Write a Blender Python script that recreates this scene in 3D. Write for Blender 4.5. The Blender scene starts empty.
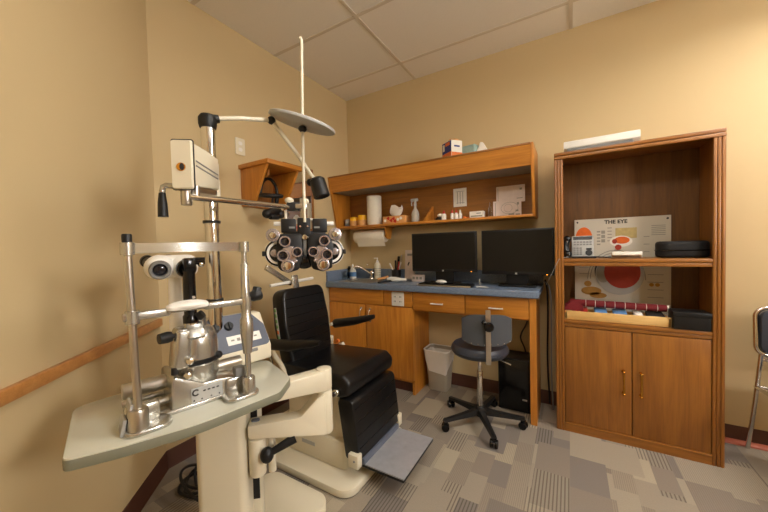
import bpy, bmesh, math, random
from mathutils import Vector, Matrix, Euler
random.seed(7)
PI = math.pi
C = bpy.context.scene.collection
V = Vector

# ------------------------------------------------------------------ materials
def new_mat(name):
    m = bpy.data.materials.new(name); m.use_nodes = True
    nt = m.node_tree
    return m, nt, nt.nodes['Principled BSDF']

def lin(r, g, b):
    f = lambda c: (c/255/12.92 if c/255 <= .04045 else ((c/255+.055)/1.055)**2.4)
    return (f(r), f(g), f(b), 1)

def plain(name, rgb, rough=.5, metal=0, noise=.0, nscale=40, bump=0, coat=0, spec=.5, trans=0, ior=1.45):
    m, nt, b = new_mat(name)
    col = lin(*rgb)
    b.inputs['Base Color'].default_value = col
    b.inputs['Roughness'].default_value = rough
    b.inputs['Metallic'].default_value = metal
    b.inputs['Specular IOR Level'].default_value = spec
    b.inputs['Coat Weight'].default_value = coat
    b.inputs['Transmission Weight'].default_value = trans
    b.inputs['IOR'].default_value = ior
    tc = nt.nodes.new('ShaderNodeTexCoord')
    n = nt.nodes.new('ShaderNodeTexNoise'); n.inputs['Scale'].default_value = nscale; n.inputs['Detail'].default_value = 4
    nt.links.new(tc.outputs['Object'], n.inputs['Vector'])
    if noise:
        mx = nt.nodes.new('ShaderNodeMix'); mx.data_type = 'RGBA'
        mx.inputs[6].default_value = [c*(1-noise) for c in col[:3]]+[1]
        mx.inputs[7].default_value = [min(1, c*(1+noise)) for c in col[:3]]+[1]
        nt.links.new(n.outputs['Fac'], mx.inputs['Factor']); nt.links.new(mx.outputs[2], b.inputs['Base Color'])
    if bump:
        bp = nt.nodes.new('ShaderNodeBump'); bp.inputs['Strength'].default_value = bump; bp.inputs['Distance'].default_value = .002
        nt.links.new(n.outputs['Fac'], bp.inputs['Height']); nt.links.new(bp.outputs['Normal'], b.inputs['Normal'])
    return m

def wood(name, dark, light, axis='x', rough=.42, coat=.25):
    m, nt, b = new_mat(name)
    tc = nt.nodes.new('ShaderNodeTexCoord')
    mp = nt.nodes.new('ShaderNodeMapping')
    s = {'x': (1.6, 22, 22), 'y': (22, 1.6, 22), 'z': (22, 22, 1.6)}[axis]
    mp.inputs['Scale'].default_value = s
    nt.links.new(tc.outputs['Object'], mp.inputs['Vector'])
    n1 = nt.nodes.new('ShaderNodeTexNoise'); n1.inputs['Scale'].default_value = 1.3; n1.inputs['Detail'].default_value = 8; n1.inputs['Roughness'].default_value = .62; n1.inputs['Distortion'].default_value = .6
    nt.links.new(mp.outputs[0], n1.inputs['Vector'])
    mp2 = nt.nodes.new('ShaderNodeMapping'); mp2.inputs['Scale'].default_value = tuple(6 if q == 1.6 else 260 for q in s)
    nt.links.new(tc.outputs['Object'], mp2.inputs['Vector'])
    n2 = nt.nodes.new('ShaderNodeTexNoise'); n2.inputs['Scale'].default_value = 1; n2.inputs['Detail'].default_value = 3
    nt.links.new(mp2.outputs[0], n2.inputs['Vector'])
    ad = nt.nodes.new('ShaderNodeMath'); ad.operation = 'MULTIPLY_ADD'; ad.inputs[1].default_value = .35
    nt.links.new(n2.outputs['Fac'], ad.inputs[0]); nt.links.new(n1.outputs['Fac'], ad.inputs[2])
    r = nt.nodes.new('ShaderNodeValToRGB')
    r.color_ramp.elements[0].position = .45; r.color_ramp.elements[0].color = lin(*dark)
    r.color_ramp.elements[1].position = .9; r.color_ramp.elements[1].color = lin(*light)
    nt.links.new(ad.outputs[0], r.inputs['Fac']); nt.links.new(r.outputs['Color'], b.inputs['Base Color'])
    b.inputs['Roughness'].default_value = rough; b.inputs['Coat Weight'].default_value = coat; b.inputs['Coat Roughness'].default_value = .25
    bp = nt.nodes.new('ShaderNodeBump'); bp.inputs['Strength'].default_value = .08; bp.inputs['Distance'].default_value = .001
    nt.links.new(n2.outputs['Fac'], bp.inputs['Height']); nt.links.new(bp.outputs['Normal'], b.inputs['Normal'])
    return m

def emit(name, rgb, power):
    m, nt, b = new_mat(name)
    b.inputs['Base Color'].default_value = (0, 0, 0, 1)
    b.inputs['Emission Color'].default_value = lin(*rgb); b.inputs['Emission Strength'].default_value = power
    return m

class NG:
    """tiny wrapper to chain math nodes"""
    def __init__(s, nt): s.nt = nt
    def m(s, op, a, b=None, c=None):
        n = s.nt.nodes.new('ShaderNodeMath'); n.operation = op
        for i, q in enumerate((a, b, c)):
            if q is None: continue
            if isinstance(q, (int, float)): n.inputs[i].default_value = q
            else: s.nt.links.new(q, n.inputs[i])
        return n.outputs[0]
    def white(s, x, y, k=0):
        c = s.nt.nodes.new('ShaderNodeCombineXYZ')
        for i, q in enumerate((x, y, k)):
            if isinstance(q, (int, float)): c.inputs[i].default_value = q
            else: s.nt.links.new(q, c.inputs[i])
        w = s.nt.nodes.new('ShaderNodeTexWhiteNoise'); w.noise_dimensions = '3D'
        s.nt.links.new(c.outputs[0], w.inputs['Vector']); return w.outputs['Value']
    def mix(s, f, a, b):
        n = s.nt.nodes.new('ShaderNodeMix'); n.data_type = 'RGBA'
        for i, q in ((0, f), (6, a), (7, b)):
            if isinstance(q, (int, float, tuple, list)): n.inputs[i].default_value = q
            else: s.nt.links.new(q, n.inputs[i])
        return n.outputs[2]

def carpet_mat():
    m, nt, b = new_mat('patchwork_carpet'); g = NG(nt)
    tc = nt.nodes.new('ShaderNodeTexCoord'); sp = nt.nodes.new('ShaderNodeSeparateXYZ')
    nt.links.new(tc.outputs['Object'], sp.inputs[0]); X, Y = sp.outputs[0], sp.outputs[1]
    def cells(wx, ly, k):
        cx = g.m('FLOOR', g.m('DIVIDE', g.m('ADD', X, 10+k*.037), wx))
        off = g.white(cx, 3.1, k)
        ry = g.m('ADD', g.m('DIVIDE', g.m('ADD', Y, 10), ly), off)
        return cx, g.m('FLOOR', ry)
    ax, ay = cells(.17, .27, 1); bx_, by_ = cells(.095, .20, 2)
    pick = g.m('GREATER_THAN', g.white(ax, ay, 5), .45)
    ta, tb = g.white(ax, ay, 1), g.white(bx_, by_, 2)
    tone = g.m('ADD', g.m('MULTIPLY', ta, g.m('SUBTRACT', 1, pick)), g.m('MULTIPLY', tb, pick))
    sa, sb = g.white(ax, ay, 9), g.white(bx_, by_, 9)
    sel = g.m('ADD', g.m('MULTIPLY', sa, g.m('SUBTRACT', 1, pick)), g.m('MULTIPLY', sb, pick))
    r = nt.nodes.new('ShaderNodeValToRGB'); r.color_ramp.interpolation = 'CONSTANT'
    cols = [(0, (165, 154, 138)), (.2, (146, 136, 124)), (.36, (172, 161, 143)), (.55, (156, 146, 132)), (.76, (184, 172, 150)), (.87, (136, 128, 121))]
    e = r.color_ramp.elements
    while len(e) < len(cols): e.new(.5)
    for i, (p, c) in enumerate(cols): e[i].position = p; e[i].color = lin(*c)
    nt.links.new(tone, r.inputs['Fac'])
    wv = g.m('SINE', g.m('MULTIPLY', X, 2*PI/.0165))
    fine = g.m('SINE', g.m('MULTIPLY', X, 2*PI/.009))
    dark = g.m('MULTIPLY', g.m('GREATER_THAN', wv, .45), g.m('GREATER_THAN', sel, .80))
    soft = g.m('MULTIPLY', g.m('GREATER_THAN', fine, 0), g.m('MULTIPLY', g.m('GREATER_THAN', sel, .45), g.m('LESS_THAN', sel, .8)))
    col = g.mix(g.m('MULTIPLY', dark, .6), r.outputs['Color'], lin(72, 66, 60))
    col = g.mix(g.m('MULTIPLY', soft, .38), col, lin(126, 114, 102))
    n = nt.nodes.new('ShaderNodeTexNoise'); n.inputs['Scale'].default_value = 160; n.inputs['Detail'].default_value = 5
    nt.links.new(tc.outputs['Object'], n.inputs['Vector'])
    col = g.mix(g.m('MULTIPLY', n.outputs['Fac'], .34), col, lin(110, 100, 88))
    nt.links.new(col, b.inputs['Base Color'])
    b.inputs['Roughness'].default_value = .95; b.inputs['Specular IOR Level'].default_value = .1
    bp = nt.nodes.new('ShaderNodeBump'); bp.inputs['Strength'].default_value = .5; bp.inputs['Distance'].default_value = .004
    nt.links.new(n.outputs['Fac'], bp.inputs['Height']); nt.links.new(bp.outputs['Normal'], b.inputs['Normal'])
    return m

def speckle(name, base, spots, scale=260, rough=.4):
    m, nt, b = new_mat(name)
    tc = nt.nodes.new('ShaderNodeTexCoord')
    v = nt.nodes.new('ShaderNodeTexNoise'); v.inputs['Scale'].default_value = scale; v.inputs['Detail'].default_value = 3
    nt.links.new(tc.outputs['Object'], v.inputs['Vector'])
    r = nt.nodes.new('ShaderNodeValToRGB'); e = r.color_ramp.elements
    e[0].position = .42; e[0].color = lin(*spots); e[1].position = .58; e[1].color = lin(*base)
    nt.links.new(v.outputs['Fac'], r.inputs['Fac']); nt.links.new(r.outputs['Color'], b.inputs['Base Color'])
    b.inputs['Roughness'].default_value = rough
    return m

M = {}
M['wall'] = plain('painted_wall', (206, 184, 141), .62, noise=.03, nscale=3, bump=.06, spec=.3)
M['ceil'] = plain('ceiling_tile', (238, 234, 226), .9, noise=.04, nscale=140, bump=.3, spec=.1)
M['tbar'] = plain('ceiling_bar', (212, 203, 188), .5)
M['carpet'] = carpet_mat()
M['base'] = plain('baseboard_vinyl', (84, 50, 38), .45, noise=.08, nscale=12)
M['toe'] = plain('baseboard_toe_lit', (196, 112, 92), .3, noise=.05)  # salmon holds the pink of light falling on the toe
M['rail'] = wood('rail_oak', (178, 118, 60), (206, 146, 82), 'x', .4)
M['oakx'] = wood('oak_grain_x', (174, 106, 30), (210, 140, 50), 'x')
M['oakz'] = wood('oak_grain_z', (174, 106, 30), (210, 140, 50), 'z')
M['oaky'] = wood('oak_grain_y', (174, 106, 30), (210, 140, 50), 'y')
M['doak_x'] = wood('dark_oak_grain_x', (128, 79, 25), (166, 107, 38), 'x')
M['doak_z'] = wood('dark_oak_grain_z', (126, 77, 24), (164, 105, 36), 'z')
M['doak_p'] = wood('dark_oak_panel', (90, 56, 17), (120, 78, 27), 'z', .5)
M['counter'] = speckle('blue_laminate', (126, 142, 164), (88, 104, 128))
M['black_vinyl'] = plain('black_vinyl', (17, 17, 18), .3, noise=.15, nscale=26, bump=.45, spec=.45)
M['black_plastic'] = plain('black_plastic', (20, 20, 21), .45, noise=.1)
M['black_gloss'] = plain('black_gloss', (14, 14, 15), .2)
M['screen'] = plain('dark_screen', (19, 18, 17), .32, spec=.35)
M['chrome'] = plain('chrome', (222, 220, 216), .12, 1)
M['silver'] = plain('brushed_silver', (196, 192, 184), .3, 1, noise=.06, nscale=90)
M['silver_paint'] = plain('silver_paint', (190, 188, 180), .27, .85, noise=.03)
M['steel_plate'] = plain('scuffed_steel', (178, 180, 186), .42, .35, noise=.16, nscale=30)
M['cream'] = plain('cream_enamel', (226, 218, 194), .3, noise=.02, nscale=8, coat=.25)
M['white'] = plain('white_plastic', (238, 235, 227), .35, noise=.02)
M['white_matte'] = plain('white_paper', (236, 231, 220), .8, noise=.04, nscale=30)
M['grey'] = plain('grey_plastic', (128, 128, 126), .5, noise=.06)
M['pale_grey'] = plain('pale_grey_plastic', (176, 176, 172), .45, noise=.04)
M['table'] = plain('table_laminate', (196, 196, 180), .22, noise=.04, nscale=20, coat=.6)
M['table_edge'] = plain('table_edge_band', (124, 124, 106), .45, noise=.05)
M['slate'] = plain('slate_blue_panel', (96, 102, 116), .45, noise=.04)
M['lilac'] = plain('lilac_grey_metal', (184, 176, 178), .26, .75, noise=.06)
M['glass'] = plain('clear_glass', (240, 244, 242), .04, trans=1)
M['milky'] = plain('milky_plastic', (226, 222, 210), .25, trans=.45)
M['lens'] = plain('lens_glass', (30, 30, 38), .08, spec=.8)
M['mirror'] = plain('mirror_silver', (225, 225, 222), .02, 1)
M['brass'] = plain('brass', (206, 150, 62), .25, 1)
M['navy_vinyl'] = plain('slate_vinyl', (58, 63, 74), .35, noise=.1, nscale=50, bump=.08)
M['back_grey'] = plain('grey_back_shell', (74, 78, 84), .5, noise=.06)
M['towel'] = plain('paper_towel', (232, 224, 206), .9, noise=.04, nscale=60, bump=.2)
M['bag'] = plain('bin_liner', (232, 228, 222), .4, noise=.05, nscale=30, bump=.5)
M['bin'] = plain('bin_plastic', (170, 162, 146), .5, noise=.03)
M['red'] = plain('red_plastic', (190, 44, 36), .4)
M['orange'] = plain('orange', (226, 118, 44), .5)
M['yellow'] = plain('yellow', (250, 190, 30), .4)
M['amber'] = plain('amber_label', (218, 160, 96), .5, noise=.1)
M['blue'] = plain('blue_print', (42, 58, 128), .5)
M['royal'] = plain('pale_blue_print', (96, 140, 190), .6)
M['teal'] = plain('pale_teal', (150, 178, 170), .5, noise=.15, nscale=60)
M['maroon'] = plain('maroon_cloth', (120, 30, 36), .75, noise=.15, nscale=80, bump=.2)
M['pinkpaper'] = plain('printed_paper', (222, 206, 196), .8, noise=.12, nscale=28)
M['ink'] = plain('dark_ink', (46, 42, 42), .7)
M['greyink'] = plain('grey_ink', (150, 146, 136), .8)
M['poster'] = plain('poster_sheet', (206, 200, 184), .55, noise=.02)
M['eye_red'] = plain('poster_red', (164, 54, 34), .6, noise=.2, nscale=40)
M['eye_orange'] = plain('poster_orange', (226, 106, 32), .6, noise=.2, nscale=50)
M['ochre'] = plain('poster_ochre', (176, 132, 62), .6, noise=.25, nscale=40)
M['khaki'] = plain('poster_khaki', (190, 170, 112), .6, noise=.25, nscale=50)
M['tanwood'] = wood('pale_tray_wood', (214, 168, 96), (232, 194, 126), 'x', .5)
M['taupe_case'] = plain('black_fabric_case', (24, 24, 25), .7, noise=.2, nscale=120, bump=.2)
M['graygloss'] = plain('grey_soffit', (150, 148, 144), .5)
M['green'] = plain('green_dot', (110, 160, 90), .5)
M['led'] = emit('led_orange', (255, 150, 40), 6)
M['diffuser'] = emit('light_diffuser', (255, 243, 222), 1)
M['added_light'] = emit('added_light_pane', (250, 248, 246), 1)  # glow for the added opening, side light from the right
M['cable'] = plain('cable_black', (22, 22, 24), .5)
M['doorpaint'] = wood('door_oak', (150, 96, 44), (180, 122, 62), 'z')

# ------------------------------------------------------------------ mesh builder
def rotm(rx=0, ry=0, rz=0): return Euler((rx, ry, rz)).to_matrix().to_4x4()
def along(p0, p1):
    d = V(p1)-V(p0); q = V((0, 0, 1)).rotation_difference(d.normalized())
    return Matrix.Translation(p0) @ q.to_matrix().to_4x4(), d.length

def rpoly(pts, r, n=5):
    out = []; k = len(pts)
    for i in range(k):
        a, b, c = V(pts[i-1]).to_2d(), V(pts[i]).to_2d(), V(pts[(i+1) % k]).to_2d()
        rr = r[i] if isinstance(r, (list, tuple)) else r
        if rr <= 0: out.append(tuple(b)); continue
        u, w = (a-b).normalized(), (c-b).normalized()
        ang = u.angle(w); t = min(rr/math.tan(ang/2), (a-b).length*.49, (c-b).length*.49); rr2 = t*math.tan(ang/2)
        cen = b+(u+w).normalized()*(rr2/math.sin(ang/2))
        p, q = b+u*t, b+w*t
        a0 = math.atan2(p.y-cen.y, p.x-cen.x); a1 = math.atan2(q.y-cen.y, q.x-cen.x)
        d = (a1-a0+PI) % (2*PI)-PI
        for j in range(n+1):
            t_ = a0+d*j/n; out.append((cen.x+rr2*math.cos(t_), cen.y+rr2*math.sin(t_)))
    return out

def rrect(w, h, r, n=5, cx=0, cy=0):
    return rpoly([(cx-w/2, cy-h/2), (cx+w/2, cy-h/2), (cx+w/2, cy+h/2), (cx-w/2, cy+h/2)], r, n)

class MB:
    def __init__(s): s.bm = bmesh.new(); s.mi = 0; s.mats = []
    def use(s, m):
        if m not in s.mats: s.mats.append(m)
        s.mi = s.mats.index(m); return s
    def _add(s, t, mat=None, bev=0, bseg=2):
        if bev:
            bmesh.ops.recalc_face_normals(t, faces=t.faces)
            es = [e for e in t.edges if len(e.link_faces) == 2 and e.calc_face_angle(0) > .6]
            bmesh.ops.bevel(t, geom=es, offset=bev, segments=bseg, profile=.5, affect='EDGES', clamp_overlap=True)
        if mat is not None: t.transform(mat)
        for f in t.faces: f.material_index = s.mi
        me = bpy.data.meshes.new('tmp'); t.to_mesh(me); t.free()
        s.bm.from_mesh(me); bpy.data.meshes.remove(me); return s
    def box(s, c, size, rot=None, bev=0, bseg=2):
        t = bmesh.new(); bmesh.ops.create_cube(t, size=1)
        t.transform(Matrix.Diagonal((*size, 1)))
        return s._add(t, Matrix.Translation(c) @ (rot or Matrix()), bev, bseg)
    def bx(s, x0, x1, y0, y1, z0, z1, bev=0, bseg=2):
        return s.box(((x0+x1)/2, (y0+y1)/2, (z0+z1)/2), (abs(x1-x0), abs(y1-y0), abs(z1-z0)), None, bev, bseg)
    def cyl(s, p0, p1, r0, r1=None, seg=24, bev=0):
        r1 = r0 if r1 is None else r1; mt, L = along(p0, p1)
        t = bmesh.new(); bmesh.ops.create_cone(t, cap_ends=True, cap_tris=False, segments=seg, radius1=r0, radius2=r1, depth=L)
        t.transform(Matrix.Translation((0, 0, L/2)))
        return s._add(t, mt, bev)
    def lathe(s, prof, p0=(0, 0, 0), axis=(0, 0, 1), seg=28, scale=None):
        t = bmesh.new(); rings = []
        for r, z in prof:
            if r < 1e-6: rings.append([t.verts.new((0, 0, z))])
            else: rings.append([t.verts.new((r*math.cos(2*PI*i/seg), r*math.sin(2*PI*i/seg), z)) for i in range(seg)])
        for a, b in zip(rings, rings[1:]):
            for i in range(seg):
                j = (i+1) % seg
                if len(a) == 1 and len(b) == 1: break
                if len(a) == 1: t.faces.new((a[0], b[j], b[i]))
                elif len(b) == 1: t.faces.new((a[i], a[j], b[0]))
                else: t.faces.new((a[i], a[j], b[j], b[i]))
        if len(rings) > 2 and len(rings[0]) > 2 and abs(prof[0][0]-prof[-1][0]) < 1e-6:      # a closed annulus
            a, b = rings[-1], rings[0]
            for i in range(seg): t.faces.new((a[i], a[(i+1) % seg], b[(i+1) % seg], b[i]))
        else:
            for ring in (rings[0], rings[-1]):
                if len(ring) > 2: t.faces.new(ring)
        bmesh.ops.recalc_face_normals(t, faces=t.faces)
        mt, _ = along(p0, V(p0)+V(axis))
        if scale: mt = mt @ Matrix.Diagonal((*scale, 1))
        return s._add(t, mt)
    def sph(s, c, r, scale=(1, 1, 1), rot=None, seg=20):
        t = bmesh.new(); bmesh.ops.create_uvsphere(t, u_segments=seg, v_segments=seg//2+2, radius=r)
        return s._add(t, Matrix.Translation(c) @ (rot or Matrix()) @ Matrix.Diagonal((*scale, 1)))
    def prism(s, poly, z0, z1, mt=None, bev=0, bseg=2):
        t = bmesh.new()
        a = [t.verts.new((x, y, z0)) for x, y in poly]; b = [t.verts.new((x, y, z1)) for x, y in poly]
        t.faces.new(a[::-1]); t.faces.new(b); n = len(a)
        for i in range(n): t.faces.new((a[i], a[(i+1) % n], b[(i+1) % n], b[i]))
        bmesh.ops.recalc_face_normals(t, faces=t.faces)
        return s._add(t, mt, bev, bseg)
    def tube(s, pts, r, seg=10, closed=False, smooth=0):
        P = [V(p) for p in pts]
        for _ in range(smooth):
            Q = []
            n = len(P)
            for i in range(n if closed else n-1):
                a, b = P[i], P[(i+1) % n]; Q += [a*.75+b*.25, a*.25+b*.75]
            if not closed: Q = [P[0]]+Q+[P[-1]]
            P = Q
        t = bmesh.new(); rings = []; n = len(P); up = None
        for i in range(n):
            if closed: d = P[(i+1) % n]-P[i-1]
            else: d = P[min(i+1, n-1)]-P[max(i-1, 0)]
            d.normalize()
            if up is None:
                up = V((0, 0, 1)) if abs(d.z) < .9 else V((1, 0, 0))
            up = (up-d*up.dot(d)).normalized(); w = d.cross(up)
            rr = r[i*len(r)//n] if isinstance(r, (list, tuple)) else r
            rings.append([t.verts.new(P[i]+(up*math.cos(2*PI*k/seg)+w*math.sin(2*PI*k/seg))*rr) for k in range(seg)])
        for i in range(n if closed else n-1):
            a, b = rings[i], rings[(i+1) % n]
            for k in range(seg): t.faces.new((a[k], a[(k+1) % seg], b[(k+1) % seg], b[k]))
        if not closed: t.faces.new(rings[0][::-1]); t.faces.new(rings[-1])
        bmesh.ops.recalc_face_normals(t, faces=t.faces)
        return s._add(t)
    def ring(s, c, R, r, axis=(0, 0, 1), seg=32, rs=10, sx=1, sy=1):
        mt, _ = along(c, V(c)+V(axis))
        pts = [(mt @ V((R*sx*math.cos(2*PI*i/seg), R*sy*math.sin(2*PI*i/seg), 0))) for i in range(seg)]
        return s.tube(pts, r, rs, True)
    def loft(s, sections):
        t = bmesh.new(); R = [[t.verts.new(p) for p in sec] for sec in sections]; n = len(R[0])
        for a, b in zip(R, R[1:]):
            for i in range(n): t.faces.new((a[i], a[(i+1) % n], b[(i+1) % n], b[i]))
        t.faces.new(R[0][::-1]); t.faces.new(R[-1])
        bmesh.ops.recalc_face_normals(t, faces=t.faces)
        return s._add(t)
    def text(s, body, size, mt, ext=.0006, bold=0):
        cu = bpy.data.curves.new('txt', 'FONT'); cu.body = body; cu.size = size; cu.extrude = ext; cu.offset = bold
        cu.align_x = 'CENTER'; cu.align_y = 'CENTER'; cu.resolution_u = 3
        o = bpy.data.objects.new('txt', cu); C.objects.link(o)
        dg = bpy.context.evaluated_depsgraph_get()
        me = bpy.data.meshes.new_from_object(o.evaluated_get(dg))
        bpy.data.objects.remove(o); bpy.data.curves.remove(cu)
        me.transform(mt); t = bmesh.new(); t.from_mesh(me); bpy.data.meshes.remove(me)
        return s._add(t)

INV = {}
def root_of(o):
    while o.parent: o = o.parent
    return o
def build(name, mb, mat=None, parent=None, local=False, sharp=38, label=None):
    """link the builder's shapes as ONE mesh object, in the frame of its thing"""
    me = bpy.data.meshes.new(name); mb.bm.to_mesh(me); mb.bm.free()
    mats = mb.mats if mb.mats else [mat]
    for m in mats: me.materials.append(M[m] if isinstance(m, str) else m)
    o = bpy.data.objects.new(name, me); C.objects.link(o)
    for p in me.polygons: p.use_smooth = True
    me.set_sharp_from_angle(angle=math.radians(sharp))
    if parent:
        o.parent = parent
        if not local: me.transform(INV[root_of(parent)])
    if label: o['label'] = label
    return o
def thing(name, label, cat, loc, rotz=0, group=None):
    o = bpy.data.objects.new(name, None); C.objects.link(o); o.empty_display_size = .05
    o.location = loc; o.rotation_euler = (0, 0, rotz)
    o['label'] = label; o['category'] = cat
    if group: o['group'] = group
    INV[o] = (Matrix.Translation(loc) @ rotm(0, 0, rotz)).inverted()
    return o
def solo(name, mb, mat, label, cat, group=None, loc=None):
    o = build(name, mb, mat)
    if loc is not None:
        o.data.transform(Matrix.Translation(-V(loc))); o.location = loc
    o['label'] = label; o['category'] = cat
    if group: o['group'] = group
    return o
def struct(name, mb, mat, parent=None):
    o = build(name, mb, mat)
    if parent: o.parent = parent
    o['kind'] = 'structure'; return o
def copy_thing(root, loc, label, rotz=None):
    r = root.copy(); C.objects.link(r); r.location = loc; r['label'] = label
    if rotz is not None: r.rotation_euler = (0, 0, rotz)
    for ch in list(root.children):
        c = ch.copy(); C.objects.link(c); c.parent = r
        for gch in list(ch.children):
            d = gch.copy(); C.objects.link(d); d.parent = c
    return r

# ------------------------------------------------------------------ camera
cam = bpy.data.cameras.new('camera'); cam.sensor_width = 36; cam.lens = 313.74/768*36; cam.clip_start = .05
co = bpy.data.objects.new('camera', cam); C.objects.link(co)
CR = Matrix(((0.86061, 0.50861, -0.02569), (-0.0073, -0.03811, -0.99925), (-0.5092, 0.86015, -0.02909)))
co.matrix_world = Matrix.Translation((0, 0, 1.248)) @ Matrix((CR[0], -CR[1], -CR[2])).transposed().to_4x4()
bpy.context.scene.camera = co

# ------------------------------------------------------------------ room
XL, YB, H, XR, YN = -2.01, 2.70, 2.79, 2.55, -1.25
CY = .875                                     # where the left wall turns
dB = V((.684, -.729)); nB = V((.729, .684))   # angled wall: direction, inward normal
kB = (CY-YN)/.729; XB = XL+.684*kB
b = MB(); b.bx(XL-.2, XR+.2, YN-.2, YB+.2, -.1, 0); struct('floor', b, 'carpet')
b = MB(); b.bx(XL-.2, XR+.2, YN-.2, YB+.2, H, H+.1); ceil = struct('ceiling', b, 'ceil')
b = MB()
for x in (-1.215, .018, 1.25, 2.48): b.bx(x-.012, x+.012, YN, YB, H-.004, H+.002)
for y in (2.403, 1.765, 1.13, .5, -.13, -.76): b.bx(XL, XR, y-.012, y+.012, H-.0035, H+.002)
struct('ceiling_grid', b, 'tbar', ceil)
b = MB(); b.bx(XL-.2, XR+.2, YB, YB+.1, 0, H); struct('wall_back', b, 'wall')
b = MB(); b.bx(XL-.1, XL, CY-.02, YB, 0, H); struct('wall_left', b, 'wall')
b = MB(); b.prism([(XL, CY), (XB, YN), (XB-.073*2, YN-.0684*2), (XL-.073*2, CY-.0684*2)], 0, H); struct('wall_angled', b, 'wall')
b = MB(); b.bx(XB-.2, XR+.1, YN-.1, YN, 0, H); struct('wall_near', b, 'wall')
WY0, WY1, WZ0, WZ1 = .12, .72, 1.62, 2.3
b = MB()
for a in ((YN, WY0, 0, H), (WY1, YB, 0, H), (WY0, WY1, 0, WZ0), (WY0, WY1, WZ1, H)): b.bx(XR, XR+.1, *a)
struct('wall_right', b, 'wall')
b = MB()
for a in ((WY0, WY0+.05, WZ0, WZ1), (WY1-.05, WY1, WZ0, WZ1), (.405, .435, WZ0, WZ1), (WY0, WY1, WZ0, WZ0+.05), (WY0, WY1, WZ1-.05, WZ1)): b.bx(XR-.02, XR+.06, *a)
win = struct('added_window_1', b, 'oakz')  # unseen opening added high up to throw side light and shadows leftwards
b = MB(); b.bx(XR+.03, XR+.04, WY0+.04, WY1-.04, WZ0+.04, WZ1-.04); struct('added_window_pane', b, 'added_light', win)
b = MB(); b.bx(XR-.06, XR+.06, WY0-.04, WY1+.04, WZ0-.03, WZ0); struct('added_window_sill', b, 'oaky', win)
# door on the near wall
b = MB()
for a in ((1.05, 1.12, 0, 2.12), (1.98, 2.05, 0, 2.12), (1.05, 2.05, 2.05, 2.12)): b.bx(a[0], a[1], YN-.01, YN+.03, a[2], a[3])
dr = struct('door_1', b, 'doorpaint')
b = MB(); b.bx(1.12, 1.98, YN-.01, YN+.015, 0, 2.05); struct('door_panel', b, 'doorpaint', dr)
b = MB(); b.cyl((1.2, YN, 1), (1.2, YN+.06, 1), .012); b.cyl((1.2, YN+.055, 1), (1.31, YN+.055, 1), .01); struct('door_handle', b, 'silver', dr)
# baseboards
def cove(b, p0, p1, n):
    d = V(p1)-V(p0); L = d.length; ang = math.atan2(d.y, d.x)
    prof = [(0, 0), (.012, 0), (.010, .006), (.006, .014), (.005, .1), (.003, .104), (0, .104)]
    mt = Matrix.Translation((p0[0], p0[1], 0)) @ rotm(0, 0, ang)
    s = 1 if V((-d.y, d.x)).dot(V(n)) > 0 else -1
    t = mt @ Matrix(((0, 0, 1, 0), (s, 0, 0, 0), (0, 1, 0, 0), (0, 0, 0, 1)))
    b.prism(prof, 0, L, t)
b = MB(); cove(b, (XL, YB), (XR, YB), (0, -1)); bb = struct('baseboard_back', b, 'base')
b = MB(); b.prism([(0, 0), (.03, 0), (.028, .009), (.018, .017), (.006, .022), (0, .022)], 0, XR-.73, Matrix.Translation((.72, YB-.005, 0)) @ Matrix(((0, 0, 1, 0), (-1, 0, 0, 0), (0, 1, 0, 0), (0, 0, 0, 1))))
struct('baseboard_toe_lit', b, 'toe', bb)  # pink highlight put into the colour, right-hand stretch only
b = MB(); cove(b, (XL, CY), (XL, YB), (1, 0)); struct('baseboard_left', b, 'base')
b = MB(); cove(b, (XL, CY), (XB, YN), tuple(nB)); struct('baseboard_angled', b, 'base')
b = MB(); cove(b, (XB, YN), (1.05, YN), (0, 1)); struct('baseboard_near', b, 'base')
b = MB(); cove(b, (XR, YN), (XR, YB), (-1, 0)); struct('baseboard_right', b, 'base')
# oak chair rail on the angled wall
angB = math.atan2(dB.y, dB.x)
b = MB(); b.box((kB/2+.012, 0, 0), (kB-.02, .022, .042), None, .004)
b.bm.transform(Matrix.Translation((XL+nB.x*.012, CY+nB.y*.012, .858)) @ rotm(0, 0, angB))
struct('trim_1', b, 'rail')

YZ = Matrix(((0, 0, 1, 0), (1, 0, 0, 0), (0, 1, 0, 0), (0, 0, 0, 1)))
# lights: two ceiling fixtures, hung low with an added top panel to brighten the ceiling
def troffer(x0, x1, y0, y1, power, up, label):
    t = thing('ceiling_light', label, 'ceiling light', ((x0+x1)/2, (y0+y1)/2, H-.003), 0, 'ceiling light fixtures')
    zb = H-.24; yc = (y0+y1)/2
    f = MB()
    for a in ((x0, x1, y0-.008, y0), (x0, x1, y1, y1+.008), (x0-.008, x0, y0-.008, y1+.008), (x1, x1+.008, y0-.008, y1+.008)): f.bx(*a, zb, zb+.06)
    build('frame', f, 'white', t)
    d = MB(); d.bx(x0+.001, x1-.001, y0+.001, y1-.001, zb+.004, zb+.01); build('diffuser', d, emit('diffuser_lit', (255, 250, 243), power), t)
    d = MB(); d.bx(x0+.001, x1-.001, y0+.001, y1-.001, zb+.045, zb+.05); build('added_uplight', d, emit('added_uplight_lit', (255, 250, 243), up), t)  # upward emitter added to lift the ceiling brightness
    for x in (x0+.1, x1-.1):
        c = MB(); c.cyl((x, yc, zb+.048), (x, yc, H-.006), .004, seg=8); c.cyl((x, yc, H-.02), (x, yc, H-.004), .03, seg=16); build('hanger', c, 'white', t)
    return t
P_A, P_B, P_ADDED_WIN = 26, 15, 66
troffer(1.0, 2.1, 1.80, 2.10, P_A, 11, 'bright rectangular suspended ceiling light with added top glow nearest the bookcase')
troffer(-.50, .60, .72, 1.02, P_B, 9, 'bright rectangular suspended ceiling light with added top glow nearest the slit lamp')
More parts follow.
